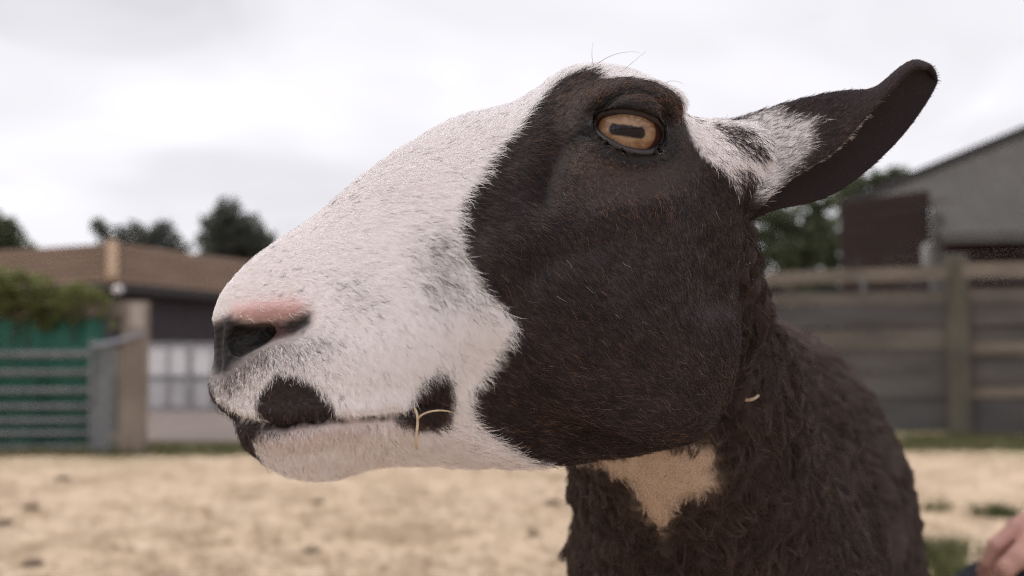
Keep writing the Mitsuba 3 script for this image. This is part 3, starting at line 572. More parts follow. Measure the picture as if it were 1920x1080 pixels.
ok = ~lid_zone(l) & (naked < 0.12) & (rng.random(len(l)) > pink * 0.9) & (rng.random(len(l)) > lip * 0.15) & ~((from_fleece < -3) & (l[:, 0] > 60))
l, n, dark, brown, pink, lip_ = l[ok], n[ok], dark[ok], brown[ok], pink[ok], lip[ok]
sv_ = side_view(l)
LEN = RBFInterpolator(np.array([(-118,-30),(-110,0),(-115,-65),(-80,20),(-60,-20),(-20,-10),(0,-40),(20,20),(-60,-60),(-70,-88),(-20,-85),(30,70),(60,95),(50,0),(60,-60),(110,-20),(110,60),(90,50),(45,45)], float),
                      np.array([2.2,2.6,3.4,3.6,4.6,7.0,8.2,7.8,5.0,5.2,7,7,7,6.8,6.4,6.4,7,5,4.2]), kernel='linear', smoothing=1)(sv_)
e1 = np.minimum(np.linalg.norm(l - EYE, axis=1), np.linalg.norm(l - EYE * MIR, axis=1)); LEN = LEN * np.interp(e1, [20, 25, 40], [0.4, 0.65, 1])
LEN = np.clip(LEN, 1.8, 10) * rng.uniform(0.45, 1.25, len(l))
d = hair_dir(l, n)
lift = np.interp(l[:, 0], [-120, -60, 0], [0.22, 0.22, 0.20]) + 0.10 * (sv_[:, 1] < -75)
lift = np.where(dark > 0.6, lift * 0.68, lift)
P = grow(l, n, d, LEN, lift, rng)
isd = rng.random(len(l)) < np.where(dark > 0.5, np.clip(dark * 1.15, 0, 1), dark * 0.55)
isb = isd & (rng.random(len(l)) < 0.03 + 0.7 * brown + 0.05 * (side_view(l)[:, 1] < -40))
isg = (~isd & (rng.random(len(l)) < 0.025)) | (isd & (rng.random(len(l)) < 0.001))
ist = isd & (rng.random(len(l)) < 0.16 + 0.34 * (meshkit.fbm(l / 14, 2, 33) > 0.5))  # paler hairs in clumps: sheen of the dark coat put into the colour
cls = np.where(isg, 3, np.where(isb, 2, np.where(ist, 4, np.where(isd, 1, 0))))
cls = np.where((cls == 0) & (rng.random(len(l)) < 0.5 * np.clip(lip_ / 0.7, 0, 1)), 5, cls)  # white chin hairs tinted darker: shade of the underside put into the colour
groups = {k: [P[cls == k]] for k in range(6)}
# ears
for vv, ff, is_outer, g, side in ear_geo:
    en = normals_of(vv, ff); cut = l2w(vv)
    w = np.where(is_outer, 1.0, 0.6); m = 16000 if side > 0 else 2500
    a, b, k = scatter(vv, ff, m, w, rng, en)
    ax_ = g[-1].mean(0) - g[4].mean(0); ax_ /= np.linalg.norm(ax_)
    dd = ax_[None] - b * (b @ ax_)[:, None]; dd /= np.linalg.norm(dd, axis=1, keepdims=True) + 1e-9
    out = is_outer[ff[k]].mean(1) > 0.5
    dk = np.where(out, ear_coat(a, 1.0, rng), 1.0)
    rim = ~out & (rng.random(m) < 0.0)
    tipn = np.clip(((a - g[4].mean(0)) @ ax_) / 100, 0, 1)
    Lh = np.where(out, np.interp(tipn, [0, 0.5, 1], [6.5, 6, 3.0]), 2.5) * rng.uniform(0.6, 1.2, m)
    Pe = grow(a, b, dd, Lh, np.where(out, 0.2, 0.2), rng)
    dk_ = rng.random(m) < np.where(dk > 0.5, dk, dk * 0.6 + 0.22 + 0.3 * np.clip((meshkit.fbm(a / 5, 2, 78) - 0.45) * 4, 0, 1))
    c_ = np.where(dk_, np.where(rng.random(m) < 0.06, 2, np.where(rng.random(m) < 0.45, 4, 1)), np.where(rng.random(m) < 0.42, 3, 0))
    for q in range(5): groups[q].append(Pe[c_ == q])
    # pale fringe along the near rim
    if side > 0:
        j = 14 + 29 * rng.random(420)**0.8; j = j + 0.8 * np.sin(j * 2.1); i0 = j.astype(int); root = g[i0, 0] * (1 - (j - i0))[:, None] + g[i0 + 1, 0] * (j - i0)[:, None]
        nn_ = g[i0, 0] - g[i0, 6]; nn_ /= np.linalg.norm(nn_, axis=1, keepdims=True)
        groups[3].append(grow(root, nn_, np.tile(ax_, (420, 1)), rng.uniform(1.0, 4.5, 420) * (0.4 + 0.6 * (meshkit.noise(np.c_[j * 0.5, j * 0, j * 0], 5))), np.full(420, 0.15), rng))
# bristles about the chin and lips
near_lip = np.minimum(signed(MARKS['chin_dark'], sv_), signed(MARKS['lip_edge'], sv_)) < 3.0
pick = rng.choice(np.nonzero(near_lip)[0], 90, replace=False); groups[4].append(grow(l[pick], n[pick], d[pick], rng.uniform(3, 6.5, 90), np.full(90, 0.5), rng))
RADII = {0: 0.076, 1: 0.09, 2: 0.09, 3: 0.09, 4: 0.095, 5: 0.1}
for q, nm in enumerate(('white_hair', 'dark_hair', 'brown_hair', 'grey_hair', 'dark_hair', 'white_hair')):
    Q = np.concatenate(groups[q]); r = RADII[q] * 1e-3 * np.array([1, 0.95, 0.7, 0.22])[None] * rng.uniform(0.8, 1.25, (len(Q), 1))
    key = curves(nm, l2w(Q), r, ('hair_white', 'hair_dark', 'hair_brown', 'hair_grey', 'hair_dark_sheen', 'hair_chin_shade')[q], SHEEP)
    labels[key] = {'label': ('short white hair of the blaze, muzzle and ear root', 'short black hair of the cheek, lips and ear', 'brown hairs round the eye and along the jaw', 'grey hairs mixed into the coat', 'slightly paler dark hairs mixed into the black, sheen put into their colour', 'white hairs of the chin and lower jaw, tinted with the shade of the underside')[q], 'kind': 'stuff'}
# whiskers and stray long hairs
def strand(name, pts_px, d, rad, mat, label=None):
    p = smooth_path([at(*q, d + (q[2] if len(q) > 2 else 0)) if len(q) == 2 else at(q[0], q[1], d + q[2]) for q in pts_px], 14)
    k = put(name, tube(p, np.linspace(rad, rad * 0.35, len(p)), 6), mat, SHEEP, smooth=True)
for pts in ([(1113, 122), (1110, 105), (1112, 80)], [(1120, 120), (1145, 105), (1200, 98)], [(1160, 140), (1185, 118), (1212, 96)], [(1240, 160), (1258, 152), (1282, 158)]):
    strand('stray_hair', pts, 0.62, 0.00011, 'hair_dark')
# wool
fk = near & (fv3[ff2].mean(1)[:, 1] > -460)
a, b, k = scatter(fv3, ff2[fk], 62000, np.ones(len(fv3)), rng, FN)
m = len(a); thr = throat(a); down = np.array([0.15, 0, -1.0]); dd = down[None] - b * (b @ down)[:, None]; dd /= np.linalg.norm(dd, axis=1, keepdims=True) + 1e-9
swirl = (meshkit.fbm(a / 16, 2, 81) - 0.5) * 3.4; t2 = np.cross(b, dd); dd = dd * np.cos(swirl)[:, None] + t2 * np.sin(swirl)[:, None]
kk = 6; s = np.linspace(0, 1, kk)[None, :, None]; Lw = (rng.uniform(7, 15, m) * (1 - 0.35 * thr) * (1 - 0.45 * np.clip((-a[:, 1] - 300) / 110, 0, 1)))[:, None, None]; phs = rng.uniform(0, 6.28, (m, 1, 1)); cr = 0.9
P = a[:, None] - 0.8 * b[:, None] + Lw * (dd[:, None] * s * 0.8 + b[:, None] * (0.62 * s - 0.42 * s * s)) + cr * s * (np.sin(9 * s + phs) * t2[:, None] + np.cos(9 * s + phs) * b[:, None])
core = rng.choice(m, m // 26, replace=False); near_core = core[cKDTree(a[core]).query(a)[1]]                       # fibres gather into locks
pull = (s**1.3) * 0.72 * (1 - 0.8 * thr)[:, None, None]; P = P * (1 - pull) + (P[near_core] + 0.5 * (P - P.mean(1, keepdims=True)) * 0.3) * pull
white = thr > rng.uniform(0.35, 0.65, m); tip = ~white & (rng.random(m) < 0.05 + 0.4 * (meshkit.fbm(a / 13, 2, 83) > 0.54) + 0.45 * np.clip((-a[:, 1] - 330) / 120, 0, 1))
for nm, sel, mat, lab in (('wool_fibre', ~white & ~tip, 'wool_dark', 'dark brown wool fibres of the neck'), ('wool_fibre', tip, 'wool_tip', 'sun bleached brown wool fibres of the neck'), ('wool_fibre', white, 'wool_cream', 'cream wool fibres of the throat patch')):
    Q = P[sel]; key = curves(nm, l2w(Q), 1e-3 * 0.16 * np.array([1, 1, 1, 0.9, 0.7, 0.3])[None] * np.ones((len(Q), 1)), mat, SHEEP); labels[key] = {'label': lab, 'kind': 'stuff'}

# ------------------------------------------------------------------ the paddock
def W(px, py, d): return at(px, py, d)
def ground_at(px, d): p = at(px, 540, d); return np.array([p[0], p[1], 0.0])
RG = np.random.default_rng(23)
# ground: one sheet to the horizon, finer near the camera
u = np.sinh(np.linspace(-4.6, 4.6, 300)) / np.sinh(4.6) * 320; vv_ = np.concatenate([np.linspace(-12, 30, 300), 30 + np.expm1(np.linspace(0.02, 5.6, 80)) * 1.2])
X, Y = np.meshgrid(u, vv_, indexing='ij'); P_ = np.stack([X, Y, 0 * X], -1)
Zg = 0.05 * (meshkit.fbm(P_ * 0.7, 4, 2) - 0.5) + 0.10 * (meshkit.fbm(P_ * 0.13, 2, 3) - 0.5) * np.clip((Y - 6) / 6, 0, 1)
Zg = np.where(np.hypot(X, Y) < 60, Zg, 0)
def height(x, y):
    p = np.array([[x, y, 0.0]]); return float(0.05 * (meshkit.fbm(p * 0.7, 4, 2) - 0.5)[0] + 0.10 * (meshkit.fbm(p * 0.13, 2, 3) - 0.5)[0] * np.clip((y - 6) / 6, 0, 1))
i, j = np.meshgrid(np.arange(X.shape[0] - 1), np.arange(X.shape[1] - 1), indexing='ij'); k = i * X.shape[1] + j
q = np.stack([k, k + X.shape[1], k + X.shape[1] + 1, k + 1], -1).reshape(-1, 4)
def sand(p, n, uv):
    a = fbm(p.x * 0.5, p.y * 0.5, 1.0, 4); b = 0.45 * fbm(p.x * 3.1 + 4, p.y * 2.2, 2.0, 4) + 0.55 * fbm(p.x * 7.5, p.y * 4.5, 7.0, 3); c = fbm(p.x * 22, p.y * 22, 3.0, 3)
    col = mix((0.34, 0.256, 0.178), (0.52, 0.415, 0.302), smoothstep(0.36, 0.62, b))
    col = mix(col, (0.20, 0.132, 0.082), smoothstep(0.60, 0.74, b * 0.55 + a * 0.45) * 0.55)
    col = mix(col, (0.54, 0.435, 0.33), smoothstep(0.54, 0.66, fbm(p.x * 5.2, p.y * 2.6 + 9, 5.0, 3)) * 0.6)
    col = col * (0.86 + 0.28 * c)
    grass = smoothstep(0.50, 0.62, fbm(p.x * 0.8, p.y * 0.8 + 2, 4.0, 4)) * smoothstep(10.0, 14.0, p.y)
    return mix(col, (0.13, 0.135, 0.06), grass * 0.75)
bsdf('sand', sand, 0.95, specular=0.15)
structure('ground', (np.stack([X, Y, Zg], -1).reshape(-1, 3), q), 'sand', 'pale sandy paddock ground with trodden straw', smooth=True)

def flakes(n, x0, x1, y0, y1, size, rng, up=0.5):
    """small curled strips lying about"""
    y = y0 + (y1 - y0) * rng.random(n)**1.3; x = rng.normal(0, 0.6, n) * (0.5 * y + 0.6) * (x1 - x0) / 2 + (x0 + x1) / 2
    a = rng.uniform(0, np.pi, n); L = size * rng.uniform(0.5, 1.6, n); w = L * rng.uniform(0.06, 0.25, n); t = rng.normal(0, up * 0.3, n)
    p = np.stack([x, y, np.zeros(n)], 1); z = 0.05 * (meshkit.fbm(p * 0.7, 4, 2) - 0.5) + 0.10 * (meshkit.fbm(p * 0.13, 2, 3) - 0.5) * np.clip((y - 6) / 6, 0, 1) + 0.006
    p[:, 2] = z; d = np.stack([np.cos(a), np.sin(a), t], 1) * L[:, None] / 2; s = np.stack([-np.sin(a), np.cos(a), 0 * a], 1) * w[:, None] / 2
    bow = np.array([0, 0, 1.0]) * (w * rng.uniform(0.2, 1.0, n))[:, None]
    v = np.stack([p - d - s, p - d + s, p + bow - s, p + bow + s, p + d - s * 0.6, p + d + s * 0.6], 1).reshape(-1, 3); o = np.arange(n)[:, None] * 6
    f = (o[:, None] + np.array([[0, 2, 1], [1, 2, 3], [2, 4, 3], [3, 4, 5]])[None]).reshape(-1, 3)
    return v, f
bsdf('straw_light', lambda p, n, uv: mix((0.42, 0.32, 0.215), (0.56, 0.46, 0.345), noise(p.x * 13, p.y * 13)), 0.8)
bsdf('straw_dark', lambda p, n, uv: mix((0.20, 0.125, 0.07), (0.36, 0.25, 0.15), noise(p.x * 11, p.y * 11)), 0.85)
for nm, m, n_ in (('wood_chips', 'straw_light', 15000), ('wood_chips', 'straw_dark', 8000)):
    key = put(nm, flakes(n_, -1, 1, 2.6, 14.5, 0.055, RG), m)
    labels[key] = {'label': ('pale straw and wood shavings strewn over the paddock' if m == 'straw_light' else 'darker trodden straw bits strewn over the paddock'), 'category': 'straw', 'kind': 'stuff'}

def blades(pts, h, rng, lean=0.5, w=0.012):
    n = len(pts); a = rng.uniform(0, 2 * np.pi, n); H = h * rng.uniform(0.5, 1.3, n); d = np.stack([np.cos(a), np.sin(a), 0 * a], 1) * (H * lean * rng.random(n))[:, None]
    s = np.stack([-np.sin(a), np.cos(a), 0 * a], 1) * (w * rng.uniform(0.5, 1.3, n))[:, None] / 2; up = np.array([0, 0, 1.0])
    v = np.stack([pts - s, pts + s, pts + d * 0.35 + up * H[:, None] * 0.6 - s * 0.8, pts + d * 0.35 + up * H[:, None] * 0.6 + s * 0.8, pts + d + up * H[:, None]], 1).reshape(-1, 3); o = np.arange(n)[:, None] * 5
    return v, (o[:, None] + np.array([[0, 1, 2], [1, 3, 2], [2, 3, 4]])[None]).reshape(-1, 3)
def leaf_bsdf(name, a, b, trans=0.6, f=3.0):
    scene[name] = {'type': 'principledthin', 'base_color': proc(lambda p, n, uv: mix(a, b, noise(p.x * f, p.y * f, p.z * f))), 'roughness': 0.6, 'diff_trans': trans}
leaf_bsdf('grass_blade', (0.095, 0.110, 0.048), (0.185, 0.19, 0.10), 0.7, 1.7)
leaf_bsdf('dry_blade', (0.20, 0.17, 0.09), (0.32, 0.26, 0.14), 0.4, 1.7)
def strip_pts(x0, x1, y0, y1, n, patch=0.0):
    x, y = RG.uniform(x0, x1, n), RG.uniform(y0, y1, n); p = np.stack([x, y, 0 * x], 1)
    if patch: p = p[meshkit.fbm(p * 0.9, 3, 41) > patch]
    p[:, 2] = [height(a, b) for a, b in p[:, :2]]; return p
P1 = strip_pts(4.2, 9.0, 13.4, 16.3, 7500, 0.36)
P2 = strip_pts(-7.0, -2.6, 12.4, 14.4, 5000, 0.40)
tufts = []
for px, py, d, n_, h_ in ((1742, 1050, 5.3, 130, 0.13), (1762, 1058, 5.0, 70, 0.09), (1785, 1040, 5.6, 60, 0.08), (1850, 952, 7.3, 90, 0.08), (1882, 955, 7.2, 80, 0.07), (1745, 948, 7.6, 50, 0.06)):
    c = ground_at(px, d); pt = c + np.c_[RG.normal(0, 0.05, (n_, 2)), np.zeros(n_)]; pt[:, 2] = height(c[0], c[1]); tufts.append(trimesh.Trimesh(*blades(pt, h_, RG, 0.9, 0.014), process=False))
key = put('grass', cat(trimesh.Trimesh(*blades(P1, 0.10, RG), process=False), trimesh.Trimesh(*blades(P2, 0.09, RG), process=False), *tufts), 'grass_blade')
labels[key] = {'label': 'green grass fringe along the foot of the fences and in tufts on the sand', 'category': 'grass', 'kind': 'stuff'}

# dung and dark clods on the sand
bsdf('clod', lambda p, n, uv: mix((0.09, 0.066, 0.048), (0.19, 0.14, 0.10), noise(p.x * 60, p.y * 60, p.z * 60)), 0.95)
CL = [(128, 898, 9.8, 0.055, 'dark clod of dung near the left edge below the metal gate'), (70, 955, 7.6, 0.05, 'dark clod at the left edge, lower than the one below the gate'), (20, 985, 6.8, 0.05, 'dark clod cut close to the left edge of the sand'), (75, 1050, 5.5, 0.045, 'lowest dark clod near the bottom left corner'),
      (600, 940, 8.0, 0.04, 'brown clod on the sand below the sheep\'s chin'), (1035, 940, 8.0, 0.05, 'dark clod just left of the sheep\'s chest'), (590, 1026, 5.9, 0.04, 'brown clod at the bottom centre of the sand'), (1000, 1000, 6.4, 0.035, 'small clod on sand left of the chest, lower than the dark one')]
for px, py, d, r, lab in CL:
    m = trimesh.creation.icosphere(3, 1.0); nn = m.vertices.copy(); m.vertices = nn * (0.75 + 0.5 * meshkit.fbm(nn * 2.1 + px, 3, 5))[:, None] * np.array([r, r * 0.8, r * 0.5])
    c = ground_at(px, d); c[2] = height(c[0], c[1]) + r * 0.2; m.apply_translation(c)
    t = put('clod', m, 'clod', smooth=True); labels[t] = {'label': lab, 'category': 'clod', 'group': 'dark clods on the sand'}

# ---------------- weathered wood and metal
def wood(dark, light, along=0):
    def fn(p, n, uv):
        g = fbm((p.x + p.y) * (1.5 if along == 0 else 40), p.y * 8, p.z * (45 if along == 0 else 2.2), 4)
        st = fbm(p.x * 1.7, p.y * 1.7, p.z * 3, 3)
        return mix(dark, light, smoothstep(0.25, 0.75, 0.6 * g + 0.4 * st))
    return fn
bsdf('rail_wood', wood((0.10, 0.085, 0.070), (0.235, 0.20, 0.165)), 0.9)
bsdf('board_grey', wood((0.060, 0.056, 0.055), (0.125, 0.116, 0.112)), 0.9)
bsdf('board_brown', wood((0.090, 0.077, 0.069), (0.165, 0.142, 0.127)), 0.9)
bsdf('board_dark', wood((0.055, 0.053, 0.054), (0.105, 0.100, 0.100)), 0.9)
bsdf('post_wood', wood((0.065, 0.062, 0.048), (0.125, 0.115, 0.092), 1), 0.9)
bsdf('post_brown', wood((0.13, 0.105, 0.085), (0.27, 0.225, 0.19), 1), 0.9)

# ---------------- fence on the right: posts, two top rails, boards
FR = thing('board_fence', 'weathered grey board fence with open top rails, at the right behind the sheep', 'fence')
yA, yB = 17.2, 15.4            # it comes a little nearer towards the right
def fpt(px, py):
    t = (px - 1250) / (2150 - 1250); d = yA + (yB - yA) * t; return at(px, py, d)
def rail(name, px0, px1, top0, bot0, top1, bot1, mat, fwd=0.0, th=0.035, sag=0.0):
    a, b, c, d = fpt(px0, top0), fpt(px1, top1), fpt(px0, bot0), fpt(px1, bot1); o = np.array([0, -fwd, 0])
    return put(name, beam((a + c) / 2 + o, (b + d) / 2 + o, th, (np.linalg.norm(a - c) + np.linalg.norm(b - d)) / 2, 0.008), mat, FR)
rail('top_rail', 1240, 1792, 519, 544, 499, 524, 'rail_wood', 0.06, 0.05); rail('top_rail', 1798, 2160, 493, 521, 490, 520, 'rail_wood', 0.06, 0.05)
rows = [(552, 577, 'board_brown'), (579, 618, 'board_dark'), (621, 662, 'board_brown'), (664, 703, 'board_grey'), (706, 752, 'board_grey'), (755, 815, 'board_dark')]
for t, b, m in rows: rail('board', 1240, 1790, t + 3, b + 3, t - 8, b - 8, m, RG.uniform(-0.01, 0.015))
rows = [(541, 571, 'board_brown'), (573, 612, 'board_grey'), (615, 640, 'board_grey'), (642, 668, 'rail_wood'), (671, 722, 'board_grey'), (724, 748, 'rail_wood'), (751, 818, 'board_dark')]
for t, b, m in rows: rail('board', 1797, 2160, t, b, t - 4, b - 4, m, RG.uniform(-0.01, 0.015))
for px, wpx, top in ((1340, 32, 500), (1793, 36, 478), (2140, 36, 480)):
    a = fpt(px, top); g = fpt(px, 700); g[2] = -0.1; put('post', beam(g + [0, -0.09, 0], [a[0], g[1] - 0.09, a[2]], 0.20, wpx * 16.2 / 2376, 0.015, roll_up=(1, 0, 0)), 'post_wood', FR)
a = fpt(1612, 535); put('hook', tube(smooth_path([a + [-0.03, -0.1, 0.09], a + [0.0, -0.13, 0.02], a + [0.02, -0.13, -0.05], a + [-0.02, -0.12, -0.10]]), 0.022, 10), bsdf('galvanised', lambda p, n, uv: mix((0.115, 0.125, 0.135), (0.205, 0.215, 0.225), noise(p.x * 14, p.y * 14, p.z * 14)), 0.5), FR, smooth=True)

# ---------------- shed on the right: dark timber under a sloping grey sheet roof
SH = thing('timber_shed', 'dark brown timber shed under a broad grey sheet roof, beyond the board fence', 'shed')
bsdf('shed_wall', lambda p, n, uv: mix((0.017, 0.010, 0.009), (0.038, 0.022, 0.020), fbm(p.x * 3, p.y * 3, p.z * 14, 3)), 0.85)
bsdf('shed_red', lambda p, n, uv: mix((0.024, 0.009, 0.0085), (0.048, 0.018, 0.016), fbm(p.x * 3, p.y * 3, p.z * 14, 3)), 0.85)
bsdf('roof_sheet', lambda p, n, uv: mix((0.074, 0.071, 0.068), (0.110, 0.106, 0.101), fbm(p.x * 0.9, p.y * 0.9, p.z * 2.5, 4)) * (0.92 + 0.16 * noise(p.x * 9, p.y * 2)), 0.75)
bsdf('trim_dark', (0.045, 0.042, 0.042), 0.8)
A_, B_ = at(1588, 388, 21.0), at(2300, 98, 19.5)                                   # verge and ridge line at the back
C_, D_ = at(1748, 390, 19.0), at(2300, 330, 18.0)                                  # eaves in front
def sheet(p00, p10, p11, p01, n_u, n_v, wave, count, thick):
    s, t = np.meshgrid(np.linspace(0, 1, n_u), np.linspace(0, 1, n_v), indexing='ij')
    g = (p00[None, None] * ((1 - s) * (1 - t))[..., None] + p10 * (s * (1 - t))[..., None] + p11 * (s * t)[..., None] + p01 * ((1 - s) * t)[..., None])
    nrm = np.cross(p10 - p00, p01 - p00); nrm /= np.linalg.norm(nrm); nrm *= np.sign(nrm[2])
    top = g + nrm * (wave * np.cos(2 * np.pi * count * s))[..., None]; bot = top - nrm * thick
    v = np.vstack([top.reshape(-1, 3), bot.reshape(-1, 3)]); i, j = np.meshgrid(np.arange(n_u - 1), np.arange(n_v - 1), indexing='ij'); k = i * n_v + j; o = n_u * n_v
    q = np.stack([k, k + n_v, k + n_v + 1, k + 1], -1).reshape(-1, 4); e = []
    for ids in (np.arange(n_u) * n_v, np.arange(n_u) * n_v + n_v - 1, np.arange(n_v), (n_u - 1) * n_v + np.arange(n_v)): e.append(np.stack([ids[:-1], ids[1:], ids[1:] + o, ids[:-1] + o], 1))
    return np.vstack([v]), np.vstack([q, q[:, ::-1] + o, *e])
put('roof', sheet(A_, B_, D_, C_, 260, 3, 0.008, 40, 0.02), 'roof_sheet', SH)
put('roof', sheet(at(1748, 382, 18.90), at(2300, 318, 17.9), at(2300, 434, 17.0), at(1762, 442, 18.0), 200, 3, 0.008, 30, 0.02), 'roof_sheet', SH)
put('barge_board', beam(A_ + [0, -0.03, 0.04], B_ + [0, -0.03, 0.04], 0.05, 0.20, 0.01), 'trim_dark', SH)
w0, w1 = at(1575, 388, 20.6), at(1742, 388, 19.2)
put('wall', cat(*[beam([w0[0] + (w1[0] - w0[0]) * k, w0[1] + (w1[1] - w0[1]) * k, zz], [w0[0] + (w1[0] - w0[0]) * (k + 1), w0[1] + (w1[1] - w0[1]) * (k + 1), zz], 0.05, 0.195, 0.006) for k in (0,) for zz in np.arange(0.1, 3.7, 0.2)]), 'shed_wall', SH)
w2, w3 = at(1772, 432, 18.4), at(2300, 432, 17.4)
put('wall', cat(*[beam([w2[0], w2[1] + 0.6, zz], [w3[0], w3[1] + 0.6, zz], 0.05, 0.195, 0.006) for zz in np.arange(0.1, 3.4, 0.2)]), 'shed_red', SH)
pa = at(1757, 400, 18.3); put('post', beam([pa[0], pa[1], -0.1], [pa[0], pa[1], pa[2]], 0.17, 0.15, 0.01, roll_up=(1, 0, 0)), 'roof_sheet', SH)
fa, fb = at(1765, 446, 18.0), at(2300, 438, 16.95); put('fascia', beam(fa, fb, 0.04, 0.16, 0.01), 'roof_sheet', SH)
bsdf('white_paint', lambda p, n, uv: mix((0.62, 0.61, 0.62), (0.76, 0.75, 0.76), fbm(p.x * 4, p.y * 4, p.z * 4, 3)), 0.6)
bsdf('panel_grey_light', (0.36, 0.36, 0.37), 0.6)
la = at(1738, 480, 19.0); put('lamp', tube(la + np.array([[0, 0, -0.2], [0, 0, -0.12], [0, 0, 0.12], [0, 0, 0.2]]), [0.03, 0.075, 0.075, 0.03], 16), 'panel_grey_light', SH, smooth=30)

# ---------------- barn on the left: hip roof, dark boards, white doors
BN = thing('brown_barn', 'dark boarded barn with a brown hip roof behind the gate at the left', 'barn')
bsdf('tile_brown', lambda p, n, uv: mix((0.105, 0.067, 0.047), (0.185, 0.122, 0.086), fbm(p.x * 2.2, p.y * 2.2, p.z * 6, 4)) * (0.9 + 0.2 * noise(p.x * 11, p.y * 11, p.z * 20)), 0.85)
bsdf('tile_ridge', lambda p, n, uv: mix((0.27, 0.18, 0.115), (0.40, 0.29, 0.20), fbm(p.x * 3, p.y * 3, p.z * 3, 3)), 0.85)
bsdf('barn_board', lambda p, n, uv: mix((0.038, 0.031, 0.037), (0.070, 0.058, 0.066), fbm(p.x * 9, p.y * 9, p.z * 1.5, 3)), 0.85)
cn = at(211, 530, 20.0); er_, el_ = np.array([0.42, 0.908, 0]), np.array([-0.872, 0.49, 0]); up = np.array([0, 0, 1.0])
inn = 1.25; rise = 0.80; LR, LL = 11.0, 9.0
ins = (er_ + el_) / np.linalg.norm(er_ + el_)
c0 = cn; c1 = cn + (er_ + el_) * inn + up * rise
R0, L0 = cn + er_ * LR, cn + el_ * LL; R1, L1 = c1 + er_ * (LR - 2 * inn), c1 + el_ * (LL - 2 * inn)
def tiled(name, e0, e1, t0, t1, courses, mat):
    """a roof slope in overlapping courses from the eaves (e0-e1) up to the ridge (t0-t1)"""
    for k in range(courses):
        a, b = k / courses, (k + 1.12) / courses; n_ = np.cross(e1 - e0, t0 - e0); n_ /= np.linalg.norm(n_); n_ *= np.sign(n_[2])
        p = [e0 + (t0 - e0) * a + n_ * 0.035, e1 + (t1 - e1) * a + n_ * 0.035, e1 + (t1 - e1) * b + n_ * 0.004, e0 + (t0 - e0) * b + n_ * 0.004]
        lo = [q - n_ * 0.03 for q in p]; m = trimesh.Trimesh(np.array(p + lo), np.zeros((0, 3), int)).convex_hull
        put('roof__course', m, mat, BN)
tiled('roof', c0, R0, c1, R1, 7, 'tile_brown'); tiled('roof', c0, L0, c1, L1, 7, 'tile_brown')
put('hip_cap', tube(np.array([c0 + (c1 - c0) * t + up * (0.02 + 0.015 * (k % 2)) for k, t in enumerate(np.linspace(0, 0.96, 15))]), 0.095, 12), 'tile_ridge', BN, smooth=30)
for a, b in ((c0, R0), (c0, L0)): put('fascia', beam(a + up * -0.06, b + up * -0.06, 0.04, 0.15, 0.01), 'trim_dark', BN)
bk = ins * 0.55
def wallboards(a, b, z0, z1, w, mat, name='wall'):
    n_ = int(np.linalg.norm(b - a) / w); parts = []
    for k in range(n_):
        p = a + (b - a) * (k + 0.5) / n_; d = (b - a) / np.linalg.norm(b - a); y = np.array([-d[1], d[0], 0])
        m = box(w * 0.96, 0.03 + 0.012 * (k % 2), z1 - z0, bevel=0.004); M = np.eye(4); M[:3, 0], M[:3, 1], M[:3, 3] = d, y, [p[0], p[1], (z0 + z1) / 2]; m.apply_transform(M); parts.append(m)
    put(name, cat(*parts), mat, BN)
wc = np.array([*(c0 + bk)[:2], 0])
wallboards(wc, wc + er_ * (LR - 1), -0.1, cn[2] - 0.06, 0.16, 'barn_board'); wallboards(wc, wc + el_ * (LL - 1), -0.1, cn[2] - 0.06, 0.16, 'barn_board')
lp = at(221, 543, 19.9); m = trimesh.creation.icosphere(3, 0.085); m.vertices = m.vertices * [1, 1, 0.85] + lp; put('lamp', m, 'white_paint', BN, smooth=True); put('lamp_bracket', beam(lp + up * 0.05, lp + ins * 0.7 + up * 0.12, 0.03, 0.03), 'trim_dark', BN)

# white door leaves in front of the dark wall
DR = thing('white_gate', 'white panelled gate with grey upright bars, left of the sheep\'s muzzle', 'gate')
bsdf('panel_white', lambda p, n, uv: mix((0.64, 0.63, 0.655), (0.78, 0.77, 0.79), fbm(p.x * 3, p.y * 3, p.z * 5, 3)), 0.6)
bsdf('panel_grey', lambda p, n, uv: mix((0.44, 0.435, 0.455), (0.58, 0.57, 0.59), fbm(p.x * 3, p.y * 3, p.z * 5, 3)), 0.6)
bsdf('bar_grey', lambda p, n, uv: mix((0.22, 0.22, 0.24), (0.34, 0.34, 0.36), noise(p.x * 9, p.y * 9, p.z * 9)), 0.5)
def dpt(px, py): return at(px, py, 19.2)
for x0, x1 in ((268, 314), (317, 352), (360, 398), (401, 440), (443, 482)):
    a, b = dpt(x0, 650), dpt(x1, 703); put('panel', box(b[0] - a[0], 0.03, a[2] - b[2], (a + b) / 2, bevel=0.008), 'panel_white', DR)
    a, b = dpt(x0, 711), dpt(x1, 762); put('panel', box(b[0] - a[0], 0.03, a[2] - b[2], (a + b) / 2, bevel=0.008), 'panel_grey', DR)
for x, w_ in ((267, 5), (316, 4), (356, 10), (400, 4), (442, 5), (484, 6)):
    a, b = dpt(x - w_ / 2, 643), dpt(x + w_ / 2, 772); put('upright', box(b[0] - a[0], 0.06, a[2] - b[2], (a + b) / 2 - [0, 0.05, 0], bevel=0.01), 'bar_grey', DR)
for y, h_ in ((646, 6), (706, 7), (766, 8)):
    a, b = dpt(264, y - h_ / 2), dpt(487, y + h_ / 2); put('crossbar', box(b[0] - a[0], 0.045, a[2] - b[2], (a + b) / 2 - [0, 0.02, 0], bevel=0.008), 'bar_grey', DR)
